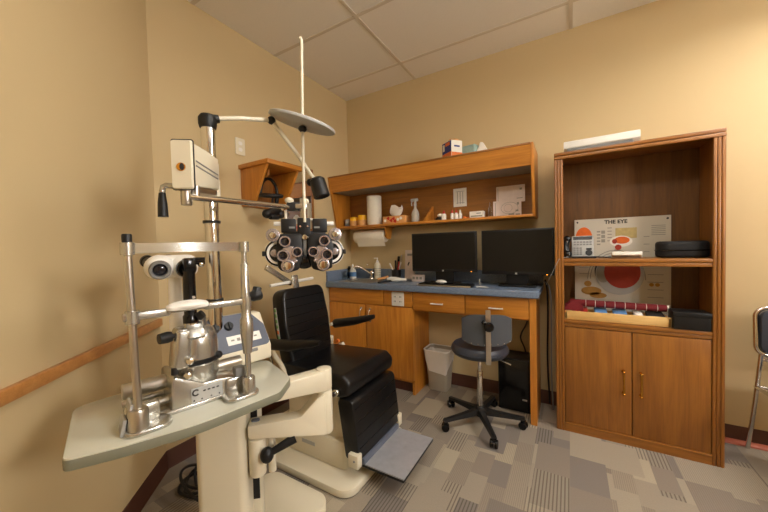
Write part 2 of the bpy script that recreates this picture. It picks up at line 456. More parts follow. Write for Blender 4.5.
M['added_light'].node_tree.nodes['Principled BSDF'].inputs['Emission Strength'].default_value = P_ADDED_WIN

# ------------------------------------------------------------------ bookcase
X0, X1, YF = -.083, .715, 2.355
t = thing('bookcase', 'tall oak bookcase with two open shelves above double doors', 'bookcase', ((X0+X1)/2, 2.52, 0))
for xa, xb in ((X0, X0+.02), (X1-.02, X1)):
    b = MB(); b.bx(xa, xb, YF+.02, YB-.008, 0, 1.815); build('side_panel', b, 'doak_z', t)
for xa in (X0, X1-.05):                       # fluted face trims
    b = MB(); b.bx(xa, xa+.05, YF+.006, YF+.022, 0, 1.785)
    for k in range(3): b.bx(xa+.001+k*.0165, xa+.0145+k*.0165, YF, YF+.012, 0, 1.785, .004)
    build('face_trim', b, 'doak_z', t)
b = MB(); b.bx(X0-.001, X1+.001, YF+.004, YB-.008, 1.812, 1.83, .003)
for k in range(2): b.bx(X0-.001, X1+.001, YF-.002+k*.003, YF+.02, 1.785+k*.024, 1.806+k*.024, .005)
build('top_panel', b, 'doak_x', t)
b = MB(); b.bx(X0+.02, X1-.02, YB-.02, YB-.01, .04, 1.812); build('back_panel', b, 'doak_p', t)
def shelf(z0, z1, yb, y0):
    b = MB(); b.bx(X0+.02, X1-.02, y0+.01, yb, z0+.01, z1)
    for k in range(2): b.bx(X0+.048, X1-.048, y0-.003*k, y0+.02, z0+k*(z1-z0)/2, z0+(k+.94)*(z1-z0)/2, .004)
    build('shelf', b, 'doak_x', t)
shelf(1.093, 1.14, 2.60, YF+.006); shelf(.695, .74, YB-.02, YF+.006)
b = MB(); b.bx(X0+.048, X1-.048, YF+.004, YF+.022, .0, .05); b.bx(X0+.048, X1-.048, YF-.001, YF+.015, .048, .06, .004); build('bottom_rail', b, 'doak_x', t)
for xa, xb, xh in ((X0+.052, .317, .277), (.321, X1-.052, .36)):
    b = MB(); b.bx(xa, xb, YF+.006, YF+.024, .062, .692, .003); d = build('door', b, 'doak_z', t)
    h = MB(); h.tube([(xh, YF+.006, .32), (xh, YF-.024, .32), (xh, YF-.024, .455), (xh, YF+.006, .455)], .005, 10)
    for z in (.32, .455): h.cyl((xh, YF+.005, z), (xh, YF-.004, z), .009); h.sph((xh, YF-.024, z), .0075)
    build('handle', h, 'brass', d)
b = MB(); b.bx(X0+.02, X1-.02, YF+.05, YB-.02, .04, .055); build('bottom_panel', b, 'doak_x', t)

# on the bookcase
b = MB(); mt = Matrix.Translation((.17, 2.47, 1.832)) @ rotm(0, 0, -.03)
pr = [(0, .022), (.002, .062), (.02, .07), (.20, .066), (.20, .0), (.04, .0)]
b.prism(rpoly(pr, [.006, .008, .008, .004, .002, .01], 3), -.195, .195, Matrix(((0, 0, 1, 0), (1, 0, 0, -.1), (0, 1, 0, 0), (0, 0, 0, 1))), .004)
b.bm.transform(mt)
lt = thing('plastic_tray', 'white slim plastic tray lying on top of the oak bookcase', 'tray', (.17, 2.47, 1.832))
build('tray_shell', b, 'white', lt)
b = MB(); b.bx(-.01, .33, 2.375, 2.40, 1.833, 1.850, .002); build('grey_lip', b, 'grey', lt, label='dark grey underside lip')

# eye chart poster: leans on the back of the case, behind the shelf
PX, PZ = .032, .742
t = thing('eye_poster', 'pale anatomy chart titled THE EYE leaning inside the bookcase', 'poster', (PX+.262, 2.66, PZ))
b = MB(); b.bx(PX, PX+.525, 2.652, 2.658, PZ, 1.405); build('sheet', b, 'poster', t)
FY = 2.651
def fl(m, x0, x1, z0, z1): m.bx(x0, x1, FY, FY+.002, z0, z1)
def disc(m, x, z, rx, rz, y=FY, half=False, a0=0, a1=2*PI):
    n = 28; pts = [(x+rx*math.cos(a0+(a1-a0)*i/n), z+rz*math.sin(a0+(a1-a0)*i/n)) for i in range(n if a1-a0 > 6.2 else n+1)]
    m.prism(pts, y-.0012, y+.002, Matrix(((1, 0, 0, 0), (0, 0, 1, 0), (0, 1, 0, 0), (0, 0, 0, 1))))
PM = Matrix(((1, 0, 0, 0), (0, 0, -1, 0), (0, 1, 0, 0), (0, 0, 0, 1)))
b = MB(); b.text('THE EYE', .034, Matrix.Translation((.272, FY, 1.378)) @ PM, .0006, .0012); build('title_lettering', b, 'ink', t)
b = MB()
for k in range(5): fl(b, .165, .185, 1.31-k*.022, 1.32-k*.022); fl(b, .225, .25, 1.335-k*.022, 1.341-k*.022)
for k in range(6): fl(b, .46, .53, 1.34-k*.012, 1.344-k*.012)
for k in range(4): fl(b, .42, .45, 1.27-k*.05, 1.274-k*.05); fl(b, .06, .12, 1.14-k*.04, 1.144-k*.04)
for k in range(3): fl(b, .19, .212, 1.24+k*.03, 1.262+k*.03)
for k in range(5): fl(b, .44, .52, 1.02-k*.05, 1.024-k*.05)
build('text_blocks', b, 'greyink', t)
b = MB(); fl(b, .27, .385, 1.265, 1.335); build('photo_panel', b, 'khaki', t)
b = MB(); disc(b, .088, 1.275, .05, .075, FY, a0=0, a1=PI); b.use('eye_orange')
b.mats = []; build('dome_drawing', b, 'eye_orange', t)
b = MB(); b.use('white_matte'); disc(b, .30, 1.245, .062, .038); b.use('eye_orange'); disc(b, .305, 1.252, .042, .024, FY-.0013)
b.use('eye_red'); disc(b, .285, 1.205, .018, .018, FY-.0014); disc(b, .265, 1.245, .014, .016, FY-.0026)
build('eye_drawing', b, None, t)
b = MB(); b.use('greyink')
for rr in (.16, .145):
    b.tube([(.27+rr*math.cos(a), FY, .985+rr*1.25*math.sin(a)) for a in [i*PI/16 for i in range(17)]], .0025, 6)
b.use('ink'); disc(b, .225, 1.04, .075, .095); b.use('greyink'); disc(b, .20, 1.03, .04, .07, FY-.0014)
b.use('pale_grey'); disc(b, .29, 1.02, .135, .14, FY-.001); b.use('eye_red'); disc(b, .305, 1.035, .10, .11, FY-.003)
b.use('ochre'); disc(b, .13, .90, .06, .03); disc(b, .17, .87, .05, .02); disc(b, .11, .95, .022, .02); disc(b, .46, .955, .012, .012); disc(b, .49, .955, .012, .012)
build('eyeball_drawing', b, None, t)
b = MB()
for x in (PX+.018, PX+.508): b.cyl((x, FY+.002, 1.385), (x, FY-.003, 1.385), .006)
build('grommet', b, 'ink', t)

# telephone
t = thing('telephone', 'grey desk telephone with black handset on the upper bookcase shelf', 'telephone', (.06, 2.47, 1.14))
mt = Matrix.Translation((.075, 2.475, 1.142)) @ rotm(math.radians(-18), 0, 0)
b = MB(); b.box((0, 0, .075), (.125, .03, .15), None, .006); b.box((0, .04, .02), (.12, .07, .04), None, .006); b.bm.transform(mt); body = build('phone_body', b, 'pale_grey', t)
b = MB(); b.box((0, -.0155, .132), (.108, .003, .022), None); b.bm.transform(mt); build('display', b, 'screen', body)
b = MB()
for i in range(6):
    for j in range(2): b.box((-.045+i*.018, -.0165, .104-j*.017), (.013, .004, .008))
for i in range(3):
    for j in range(4): b.box((-.047+i*.018, -.0165, .062-j*.014), (.013, .005, .009))
b.bm.transform(mt); build('keypad', b, 'grey', body)
b = MB(); b.lathe([(.0, 0), (.02, 0), (.018, .004), (0, .004)], (.035, -.015, .03), (0, -1, 0)); b.box((.035, -.0165, .055), (.03, .004, .012)); b.bm.transform(mt); build('navigation_key', b, 'black_plastic', body)
b = MB(); b.tube([(-.012, 2.455, 1.155), (-.02, 2.465, 1.19), (-.024, 2.478, 1.225), (-.016, 2.49, 1.275)], .021, 14, smooth=2); b.sph((-.011, 2.45, 1.165), .025); b.sph((-.014, 2.488, 1.268), .025)
build('handset', b, 'black_gloss', t)
b = MB(); b.bx(-.035, .15, 2.435, 2.52, 1.14, 1.152, .004); build('phone_stand', b, 'black_plastic', t)
b = MB(); b.tube([(.14, 2.44, 1.15), (.19, 2.43, 1.146), (.23, 2.46, 1.146), (.28, 2.5, 1.146), (.33, 2.56, 1.146)], .004, 8, smooth=2); build('handset_cord', b, 'cable', t)
b = MB(); b.tube([(.0, 2.445, 1.148), (-.05, 2.37, 1.146), (-.062, 2.345, 1.135), (-.095, 2.335, 1.06), (-.125, 2.36, .99), (-.15, 2.5, .95), (-.13, 2.62, .93)], .0015, 8, smooth=2)
solo('phone_cord', b, 'pale_grey', 'thin pale phone cord running off the shelf past the bookcase edge', 'cord')
b = MB(); b.box((0, 0, .02), (.145, .075, .022), rotm(math.radians(-14), 0, 0), .002); b.bm.transform(Matrix.Translation((.298, 2.41, 1.143)))
solo('note_pad', b, 'white_matte', 'white paper pad at the front of the upper bookcase shelf', 'paper pad', loc=(.298, 2.41, 1.141))
# black zip case
t = thing('zip_case', 'black rounded zip case on the upper bookcase shelf', 'case', (.565, 2.48, 1.14))
b = MB(); b.prism(rrect(.235, .13, .062, 8, .565, 2.475), 1.141, 1.238, None, .018, 4); cs = build('case_body', b, 'taupe_case', t)
b = MB(); pl = rrect(.238, .133, .064, 8, .565, 2.475); b.tube([(x, y, 1.185) for x, y in pl], .003, 6, True); build('zip', b, 'black_gloss', t)
# lower shelf
t = thing('wooden_tray', 'pale shallow wooden tray on the lower bookcase shelf', 'tray', (.25, 2.42, .742))
b = MB(); b.bx(-.028, .50, 2.375, 2.385, .742, .798, .002); b.bx(-.028, .50, 2.52, 2.53, .742, .79, .002); b.bx(-.028, -.018, 2.375, 2.53, .742, .79); b.bx(.49, .50, 2.375, 2.53, .742, .79); b.bx(-.028, .50, 2.38, 2.53, .742, .748)
build('tray_box', b, 'tanwood', t)
cards = [(.03, 'red', 'white_matte', 'red and white folded booklet at the {} of the wooden tray'), (.08, 'red', 'white_matte', ''), (.17, 'royal', 'white_matte', ''), (.27, 'royal', 'white_matte', ''), (.36, 'white_matte', 'ink', ''), (.425, 'ink', 'grey', ''), (.462, 'ink', 'grey', '')]
lab = ['red and white booklet at the far left end of the wooden tray', 'red and white booklet second from the left in the wooden tray', 'blue and white booklet left of the other blue one in the wooden tray', 'blue and white booklet right of the other blue one in the wooden tray', 'white booklet with dark print in the wooden tray', 'dark booklet beside the white one in the wooden tray', 'dark booklet at the right end of the wooden tray']
for (x, c1, c2, _), lb in zip(cards, lab):
    w = .05 if c1 == 'red' else (.085 if c1 == 'royal' else .05)
    b = MB(); b.use(c1); mt = Matrix.Translation((x, 2.45, .79)) @ rotm(math.radians(9), math.radians(random.uniform(-6, 6)), 0)
    b.box((0, 0, 0), (w*.8, .115, .022), None, .003); b.use(c2); b.box((0, .0, -.013), (w*.78, .11, .006)); b.box((w*.1, -.058, .0), (w*.3, .003, .01)); b.bm.transform(mt)
    solo('booklet', b, None, lb, 'booklet', 'booklets in the wooden tray', loc=(x, 2.45, .78))
t = thing('cloth_roll', 'long maroon cloth roll with white ticks lying on the wooden tray', 'cloth roll', (.27, 2.47, .822))
b = MB(); b.cyl((.0, 2.47, .84), (.50, 2.47, .835), .024, .021, 20, .005); build('roll_cloth', b, 'maroon', t)
b = MB()
for k in range(8):
    x = .09+k*.052; z = .84-.005*(x/.5); b.ring((x, 2.47, z), .0239-.006*x, .0018, (1, 0, -.02), 20, 6)
b.cyl((.499, 2.47, .835), (.508, 2.47, .835), .019); build('white_ticks', b, 'white_matte', t)
b = MB()
pts = []
for i in range(9):
    a = i/8*PI; pts.append((-.01+.055*(1-math.cos(a))/2*1.3, 2.46, .81+.075*math.sin(a)**.7))
b.loft([[(-.03+.035*k+.0*j, 2.41+.1*j/5, .805+.055*math.sin(PI*(k+.6)/4.4)*(.6+.4*math.sin(j*1.7+k))) for j in range(6)]+[(-.03+.035*k, 2.41+.1*(5-j)/5, .797) for j in range(6)] for k in range(4)])
solo('folded_cloth', b, 'maroon', 'crumpled maroon cloth heaped at the left end of the tray', 'cloth', loc=(.0, 2.46, .797))
b = MB(); b.bx(.505, .66, 2.352, 2.47, .7415, .835, .004); t = thing('storage_box', 'black box at the right end of the lower bookcase shelf', 'box', (.58, 2.41, .7415)); build('box_body', b, 'black_plastic', t)
b = MB(); b.bx(.502, .663, 2.349, 2.473, .81, .84, .004); build('box_lid', b, 'black_plastic', t)

# ------------------------------------------------------------------ wall cabinet over the counter
CX0, CX1 = XL+.006, -.205
ZT, ZB, YT, YBm = 1.93, 1.437, 2.352, 2.462
def front(z): return YT+(YBm-YT)*(ZT-z)/(ZT-ZB)
YZ = Matrix(((0, 0, 1, 0), (1, 0, 0, 0), (0, 1, 0, 0), (0, 0, 0, 1)))      # (a,b,c) -> X=c, Y=a, Z=b
t = thing('wall_cabinet', 'long open oak wall cabinet mounted above the blue counter', 'wall cabinet', ((CX0+CX1)/2, 2.6, ZB))
YW = YB-.006
for xa in (CX0, CX1-.02):
    b = MB(); b.prism([(YT, ZT), (YBm, ZB), (YW, ZB), (YW, ZT)], xa, xa+.02, YZ, .002); build('side_panel', b, 'oakz', t)
b = MB(); b.bx(CX0+.018, CX1-.018, YT+.012, YW, ZT-.022, ZT-.002); build('top_panel', b, 'oakx', t)
b = MB(); b.bx(CX0+.018, CX1-.018, YBm-.004, YW, ZB, ZB+.02, .003); build('bottom_shelf', b, 'oakx', t)
ZF = 1.785
b = MB(); b.prism([(YT+.002, ZT-.001), (front(ZF)+.002, ZF), (front(ZF)+.02, ZF), (YT+.02, ZT-.001)], CX0+.018, CX1-.018, YZ); build('fascia', b, 'oakx', t)
b = MB(); b.bx(CX0+.018, CX1-.018, YT-.002, YT+.016, ZT-.012, ZT+.002, .003); build('top_edge', b, 'doak_x', t)
b = MB(); b.bx(CX0+.02, CX1-.02, front(ZF)+.019, YW-.012, ZF+.002, ZF+.02); build('soffit', b, 'graygloss', t, label='grey underside panel behind the fascia')
b = MB(); b.bx(CX0+.018, CX1-.018, YW-.012, YW, ZB, ZT-.02); build('back_panel', b, 'doak_x', t)
b = MB(); b.prism([(YBm+.01, ZB+.02), (YW-.012, ZB+.02), (YW-.012, ZB+.165)], -1.072, -1.055, YZ); build('divider', b, 'oakz', t)
ZS = ZB+.0205
# what stands on its shelf
def lab_paper(name, x0, x1, z0, z1, y, label, mat='white_matte', marks=None, tilt=0):
    t = thing(name, label, 'paper', ((x0+x1)/2, y, z0))
    b = MB(); b.bx(x0, x1, y, y+.0015, z0, z1); s = build('sheet', b, mat, t)
    if marks:
        b = MB()
        for (u0, u1, w0, w1) in marks: b.bx(x0+(x1-x0)*u0, x0+(x1-x0)*u1, y-.0006, y+.001, z0+(z1-z0)*w0, z0+(z1-z0)*w1)
        build('print', b, 'greyink', t)
    return t
lab_paper('notice_sheet', -.868, -.753, 1.578, 1.735, 2.679, 'small white notice taped on the back of the wall cabinet', marks=[(.3, .34, .15, .8), (.5, .54, .15, .8), (.7, .74, .15, .8), (.2, .85, .82, .84), (.2, .85, .2, .22)])
t = lab_paper('printed_sheet', -.50, -.29, 1.57, 1.70, 2.628, 'printed diagram sheet standing highest at the right end of the wall cabinet', 'pinkpaper', marks=[(.82, .9, .7, .82), (.72, .92, .2, .24), (.05, .07, .1, .9)])
INV[t]
b = MB(); b.bx(-.50, -.32, 2.629, 2.6305, ZS, 1.58); build('lower_half', b, 'pinkpaper', t)
t = lab_paper('diagram_sheet', -.522, -.315, ZS, 1.585, 2.61, 'lower printed diagram sheet in front at the right end of the wall cabinet', 'pinkpaper', marks=[(.55, .75, .1, .2), (.07, .09, .1, .9), (.85, .92, .7, .85), (.8, .9, .3, .4), (.8, .95, .1, .16)])
b = MB(); b.tube([(-.40+.062*math.cos(a), 2.6085, 1.525+.045*math.sin(a)) for a in [i*2*PI/24 for i in range(24)]], .0012, 6, True); b.tube([(-.41+.03*math.cos(a), 2.6085, 1.525+.03*math.sin(a)) for a in [i*2*PI/20 for i in range(20)]], .001, 6, True); build('anatomy_drawing', b, 'greyink', t)
# paper towel roll
t = thing('paper_towel_roll', 'white paper towel roll standing on the wall cabinet shelf', 'paper towel', (-1.61, 2.56, ZS))
b = MB(); b.lathe([(.02, 0), (.068, 0), (.07, .004), (.07, .272), (.068, .276), (.02, .276)], (-1.61, 2.56, ZS), seg=36); build('roll', b, 'towel', t)
b = MB(); b.lathe([(.017, 0), (.0195, 0), (.0195, .277), (.017, .277)], (-1.61, 2.56, ZS)); build('core', b, 'amber', t)
# yellow capped bottles
def jar(x, y, label, body, cap, r=.04, hb=.05, hc=.035):
    t = thing('medicine_jar', label, 'jar', (x, y, ZS), 0, 'small jars at the left end of the wall cabinet')
    b = MB(); b.lathe([(0, 0), (r, 0), (r*1.02, .004), (r*1.02, hb-.006), (r*.9, hb), (0, hb)], (x, y, ZS)); build('jar_body', b, body, t)
    b = MB(); b.lathe([(0, hb), (r*.95, hb), (r*.95, hb+hc-.004), (r*.88, hb+hc), (0, hb+hc)], (x, y, ZS)); build('lid', b, cap, t)
jar(-1.845, 2.55, 'small amber jar with a yellow lid at left of its taller twin', 'amber', 'yellow', .042, .055, .036)
jar(-1.745, 2.55, 'larger amber jar with a bright yellow lid beside the towel roll', 'amber', 'yellow', .047, .058, .046)
jar(-1.935, 2.57, 'small dark grey jar at the far left of the wall cabinet', 'grey', 'pale_grey', .034, .045, .03)
b = MB(); b.bx(-1.79, -1.70, 2.63, 2.67, ZS, ZS+.125, .002); solo('cardboard_box', b, 'doak_x', 'brown small carton standing behind the yellow lidded jars', 'box', loc=(-1.745, 2.65, ZS))
# tissue box
t = thing('tissue_box', 'flowered tissue box with a raised white tissue on the wall cabinet shelf', 'tissue box', (-1.375, 2.56, ZS))
b = MB(); b.use('amber'); b.bx(-1.49, -1.26, 2.51, 2.62, ZS, ZS+.07, .003)
bx_ = build('carton', b, None, t)
b = MB(); b.use('red')
for (x, z) in ((-1.40, .03), (-1.375, .045), (-1.43, .05), (-1.36, .022)): b.prism([(x+.02*math.cos(k*PI/3)*(1 if k % 2 else .6), ZS+z+.02*math.sin(k*PI/3)*(1 if k % 2 else .6)) for k in range(6)], 2.508, 2.5105, Matrix(((1, 0, 0, 0), (0, 0, 1, 0), (0, 1, 0, 0), (0, 0, 0, 1))))
b.use('white_matte')
for (x, z) in ((-1.33, .035), (-1.30, .045), (-1.465, .03)): b.prism([(x+.014*math.cos(k*PI/4), ZS+z+.014*math.sin(k*PI/4)) for k in range(8)], 2.508, 2.5105, Matrix(((1, 0, 0, 0), (0, 0, 1, 0), (0, 1, 0, 0), (0, 0, 0, 1))))
build('flower_print', b, None, bx_)
b = MB()
n = 14; secs = []
for k in range(6):
    f = k/5; secs.append([(-1.375+(.03+.065*f*(1-.5*f))*math.cos(2*PI*i/n)+.012*math.sin(5*i+k), 2.565+(.012+.03*f)*math.sin(2*PI*i/n), ZS+.069+.085*f+.02*f*math.sin(3*2*PI*i/n)) for i in range(n)])
b.loft(secs); build('tissue', b, 'white_matte', t)
# spray bottle
t = thing('spray_bottle', 'clear spray bottle with a pale trigger head on the wall cabinet shelf', 'spray bottle', (-1.18, 2.56, ZS))
b = MB(); b.lathe([(0, 0), (.032, 0), (.034, .006), (.034, .075), (.028, .1), (.013, .125), (.012, .15), (0, .15)], (-1.18, 2.56, ZS)); build('bottle', b, 'milky', t)
b = MB(); b.box((-1.186, 2.56, ZS+.2), (.07, .02, .026), None, .006); b.cyl((-1.18, 2.56, ZS+.15), (-1.18, 2.56, ZS+.19), .014, .01); b.tube([(-1.205, 2.56, ZS+.195), (-1.215, 2.56, ZS+.175), (-1.213, 2.56, ZS+.15)], .005, 8); build('trigger_head', b, 'pale_grey', t)
# black gadget and small bottles
t = thing('eye_cup', 'black low holder beside the leftmost red capped bottle', 'holder', (-.955, 2.555, ZS))
b = MB(); b.lathe([(0, 0), (.036, 0), (.034, .018), (.022, .03), (0, .032)], (-.955, 2.555, ZS)); build('holder_base', b, 'black_gloss', t)
b = MB(); b.sph((-.945, 2.555, ZS+.045), .022, (1.2, 1, .7)); build('white_cap', b, 'white', t)
def dropper(x, y, h, r, cap, label, body='white'):
    t = thing('dropper_bottle', label, 'bottle', (x, y, ZS), 0, 'dropper bottles on the wall cabinet shelf')
    b = MB(); b.lathe([(0, 0), (r, 0), (r*1.03, .003), (r*1.03, h*.55), (r*.7, h*.66), (r*.4, h*.7), (0, h*.7)], (x, y, ZS), seg=20); build('bottle', b, body, t)
    b = MB(); b.lathe([(0, h*.66), (r*.62, h*.66), (r*.5, h*.84), (r*.22, h), (0, h)], (x, y, ZS), seg=18); build('cap', b, cap, t)
dropper(-.912, 2.55, .085, .02, 'red', 'red capped white bottle touching the black holder')
dropper(-.84, 2.55, .085, .015, 'red', 'red capped white bottle left of its close twin')
dropper(-.805, 2.55, .085, .015, 'red', 'red capped white bottle next to the all white bottle')
dropper(-.772, 2.55, .08, .014, 'white', 'slim all white bottle right of the red capped ones')
b = MB(); b.cyl((-.745, 2.545, ZS+.008), (-.70, 2.55, ZS+.008), .008); b.sph((-.735, 2.54, ZS+.013), .012); solo('orange_cap', b, 'orange', 'small orange cap lying beside the slim white bottle', 'cap', loc=(-.725, 2.545, ZS))
t = thing('carton', 'small white carton with a dark stripe on the wall cabinet shelf', 'box', (-.63, 2.56, ZS))
b = MB(); b.bx(-.69, -.58, 2.53, 2.59, ZS, ZS+.055, .002); k = build('carton_body', b, 'white_matte', t)
b = MB(); b.bx(-.635, -.60, 2.529, 2.5305, ZS+.034, ZS+.042); b.bx(-.68, -.59, 2.529, 2.5305, ZS+.012, ZS+.022); build('stripe', b, 'greyink', k)
b = MB(); b.lathe([(0, 0), (.013, 0), (.013, .075), (.006, .095), (.005, .12), (0, .12)], (-.535, 2.56, ZS)); solo('glass_vial', b, 'glass', 'slim clear glass vial beside the printed sheets', 'vial', loc=(-.535, 2.56, ZS))
# on top of the cabinet
t = thing('cardboard_carton', 'blue and orange printed carton on top of the wall cabinet', 'box', (-.80, 2.50, ZT+.002), 0)
mt = Matrix.Translation((-.80, 2.46, ZT+.003)) @ rotm(0, 0, math.radians(-38))
b = MB(); b.box((0, 0, .065), (.13, .10, .13), None, .002); b.bm.transform(mt); k = build('carton_body', b, 'white_matte', t)
b = MB(); b.use('blue'); b.box((0, -.0505, .085), (.126, .002, .085)); b.use('orange'); b.box((0, -.0505, .022), (.126, .002, .042)); b.box((.0655, 0, .02), (.002, .096, .035)); b.use('orange'); b.box((.015, -.052, .108), (.06, .002, .025)); b.use('white_matte'); b.box((-.04, -.052, .09), (.025, .002, .05)); b.use('blue'); b.box((.0655, .0, .085), (.002, .05, .012))
b.bm.transform(mt); build('print', b, None, k)
b = MB(); b.prism(rpoly([(-.05, -.03), (.055, -.02), (.06, .035), (-.045, .04)], .01), .13, .138, None, .003); b.box((.02, .0, .146), (.07, .03, .014), rotm(0, .2, .3), .003); b.bm.transform(mt); build('lid_flap', b, 'amber', t)
t = thing('soft_pack', 'pale teal soft pack beside the blue carton on the wall cabinet', 'packet', (-.66, 2.5, ZT+.002))
b = MB(); b.box((-.665, 2.5, ZT+.05), (.12, .08, .09), rotm(0, 0, -.2), .018, 3); k = build('pack_body', b, 'teal', t)
b = MB(); b.prism(rpoly([(-.06, 0), (.05, 0), (.0, .095), (-.02, .1)], .006), -.025, .025, Matrix.Translation((-.565, 2.5, ZT+.003)) @ Matrix(((1, 0, 0, 0), (0, 0, 1, 0), (0, 1, 0, 0), (0, 0, 0, 1))), .004); build('folded_corner', b, 'white_matte', t)
# paper towel holder under the cabinet
t = thing('towel_holder', 'oak paper towel holder with a white roll hung under the wall cabinet', 'towel holder', (-1.66, 2.55, ZB-.001))
b = MB(); b.bx(-1.85, -1.45, 2.48, 2.66, ZB-.014, ZB-.001, .002); build('mount_board', b, 'oakx', t)
for x in (-1.475,):
    b = MB(); b.prism(rpoly([(2.51, ZB-.013), (2.63, ZB-.013), (2.605, ZB-.115), (2.535, ZB-.115)], [.0, .0, .03, .03], 5), x, x+.018, YZ, .002); build('bracket', b, 'oakz', t)
b = MB(); b.lathe([(.018, 0), (.058, 0), (.06, .003), (.06, .335), (.058, .338), (.018, .338)], (-1.835, 2.57, ZB-.085), (1, 0, 0), 36); build('roll', b, 'towel', t)
b = MB(); b.cyl((-1.85, 2.57, ZB-.085), (-1.455, 2.57, ZB-.085), .014); build('rod', b, 'oakx', t)
b = MB(); b.loft([[(x, 2.57-.06*math.cos(a)-o, ZB-.085-.06*math.sin(a)-c) for x, o in ((-1.80, 0), (-1.49, 0))]+[(x, 2.57-.058*math.cos(a)-o, ZB-.085-.058*math.sin(a)-c) for x, o in ((-1.49, 0), (-1.80, 0))] for a, c in ((.2, 0), (.6, .001), (.9, .012), (1.1, .03), (1.2, .04))]); build('loose_sheet', b, 'towel', t)

# ------------------------------------------------------------------ counter and base cabinets
ZC, YC = .93, 2.28
t = thing('countertop', 'speckled blue laminate countertop with a low backsplash', 'countertop', (-1.1, 2.5, ZC-.055))
CE = -.175
b = MB()
SX0, SX1, SY0, SY1 = -1.86, -1.53, 2.36, 2.60
for a in ((XL+.004, SX0, YC+.012, YB-.006), (SX1, CE, YC+.012, YB-.006), (SX0, SX1, YC+.012, SY0), (SX0, SX1, SY1, YB-.006)): b.bx(*a, ZC-.035, ZC)
b.bx(XL+.004, CE, YC, YC+.03, ZC-.052, ZC, .008, 3); build('worktop', b, 'counter', t)
b = MB(); b.bx(XL+.006, CE, YB-.026, YB-.006, ZC, ZC+.1, .003); b.bx(XL+.005, XL+.025, YC+.01, YB-.026, ZC, ZC+.1, .003); build('backsplash', b, 'counter', t)
# sink + tap
t = thing('sink', 'small stainless sink set into the blue counter', 'sink', (-1.695, 2.48, ZC))
b = MB()
for a in ((SX0-.02, SX1+.02, SY0-.02, SY0+.004), (SX0-.02, SX1+.02, SY1-.004, SY1+.02), (SX0-.02, SX0+.004, SY0, SY1), (SX1-.004, SX1+.02, SY0, SY1)): b.bx(*a, ZC, ZC+.004, .0015)
build('rim', b, 'silver', t)
b = MB()
for a in ((SX0+.002, SX0+.006, SY0+.002, SY1-.002), (SX1-.006, SX1-.002, SY0+.002, SY1-.002), (SX0+.002, SX1-.002, SY0+.002, SY0+.006), (SX0+.002, SX1-.002, SY1-.006, SY1-.002)): b.bx(*a, ZC-.055, ZC+.002)
b.bx(SX0+.002, SX1-.002, SY0+.002, SY1-.002, ZC-.06, ZC-.055); build('basin', b, 'silver', t)
t = thing('faucet', 'chrome faucet with a long spout behind the sink', 'faucet', (-1.710, 2.635, ZC))
b = MB(); b.lathe([(0, 0), (.03, 0), (.026, .012), (.016, .018), (.015, .05), (0, .052)], (-1.710, 2.637, ZC+.001)); build('base', b, 'chrome', t)
b = MB(); b.tube([(-1.710, 2.637, ZC+.04), (-1.740, 2.62, ZC+.075), (-1.810, 2.57, ZC+.125), (-1.850, 2.54, ZC+.135), (-1.855, 2.537, ZC+.11)], .01, 10, smooth=2); build('spout', b, 'chrome', t)
b = MB(); b.sph((-1.710, 2.637, ZC+.065), .02); b.cyl((-1.710, 2.637, ZC+.07), (-1.670, 2.62, ZC+.11), .005); b.sph((-1.750, 2.625, ZC+.145), .011); build('lever', b, 'chrome', t)
# sink base cabinet
YD = 2.325
t = thing('sink_cabinet', 'oak base cabinet with two doors under the sink', 'cabinet', (-1.57, 2.5, 0))
b = MB(); b.bx(XL+.005, -1.125, YD+.02, YB-.02, .10, ZC-.06); b.bx(XL+.005, -1.14, YD+.07, YB-.02, .0, .10); build('carcass', b, 'oakz', t)
b = MB(); b.bx(-1.14, -1.118, YD+.02, YB-.04, .0, ZC-.056); build('end_panel', b, 'oakz', t)
b = MB(); b.bx(XL+.006, -1.145, YD+.066, YD+.07, 0, .1); build('toe_kick', b, 'base', t)
for xa, xb in ((XL+.007, -1.394), (-1.388, -1.12)):
    b = MB(); b.bx(xa, xb, YD, YD+.02, .742, ZC-.056, .002); build('drawer_front', b, 'oakx', t)
for xa, xb, xh in ((XL+.007, -1.588, -1.63), (-1.578, -1.12, -1.535)):
    b = MB(); b.bx(xa, xb, YD, YD+.02, .125, .735, .003); d = build('door', b, 'oakz', t)
    h = MB(); h.tube([(xh, YD+.004, .70), (xh, YD-.02, .685), (xh, YD-.028, .645), (xh, YD-.02, .605), (xh, YD+.004, .59)], .006, 10, smooth=2)
    for z in (.70, .59): h.cyl((xh, YD+.004, z), (xh, YD-.004, z), .011)
    build('handle', h, 'chrome', d)
# outlet on the drawer front
def plate(name, cx, cz, w, hgt, label, mt, slots=2):
    t = thing(name, label, 'outlet', tuple(mt @ V((0, 0, 0))))
    b = MB(); b.prism(rrect(w, hgt, .008), 0, .006, None, .002); b.bm.transform(mt); k = build('cover_plate', b, 'white', t)
    b = MB()
    for s in range(slots):
        u = (s-(slots-1)/2)*.052 if slots > 1 and w > hgt*.9 else 0
        for dz in ((.02, -.02) if hgt > .11 else (0,)): b.prism(rrect(.03, .026, .011, 4, u, dz), .005, .0075)
    b.bm.transform(mt); k2 = build('socket_face', b, 'white', k)
    b = MB()
    for s in range(slots):
        u = (s-(slots-1)/2)*.052 if slots > 1 and w > hgt*.9 else 0
        for dz in ((.02, -.02) if hgt > .11 else (0,)):
            for du in (-.006, .006): b.box((u+du, dz, .0078), (.004, .012, .001))
    b.bm.transform(mt); build('slot', b, 'ink', k)
FRONT = Matrix(((1, 0, 0, 0), (0, 0, -1, 0), (0, 1, 0, 0), (0, 0, 0, 1)))
plate('power_outlet', 0, 0, .115, .118, 'cream double outlet plate on the oak front below the counter', Matrix.Translation((-1.25, YD-.0005, .805)) @ FRONT)
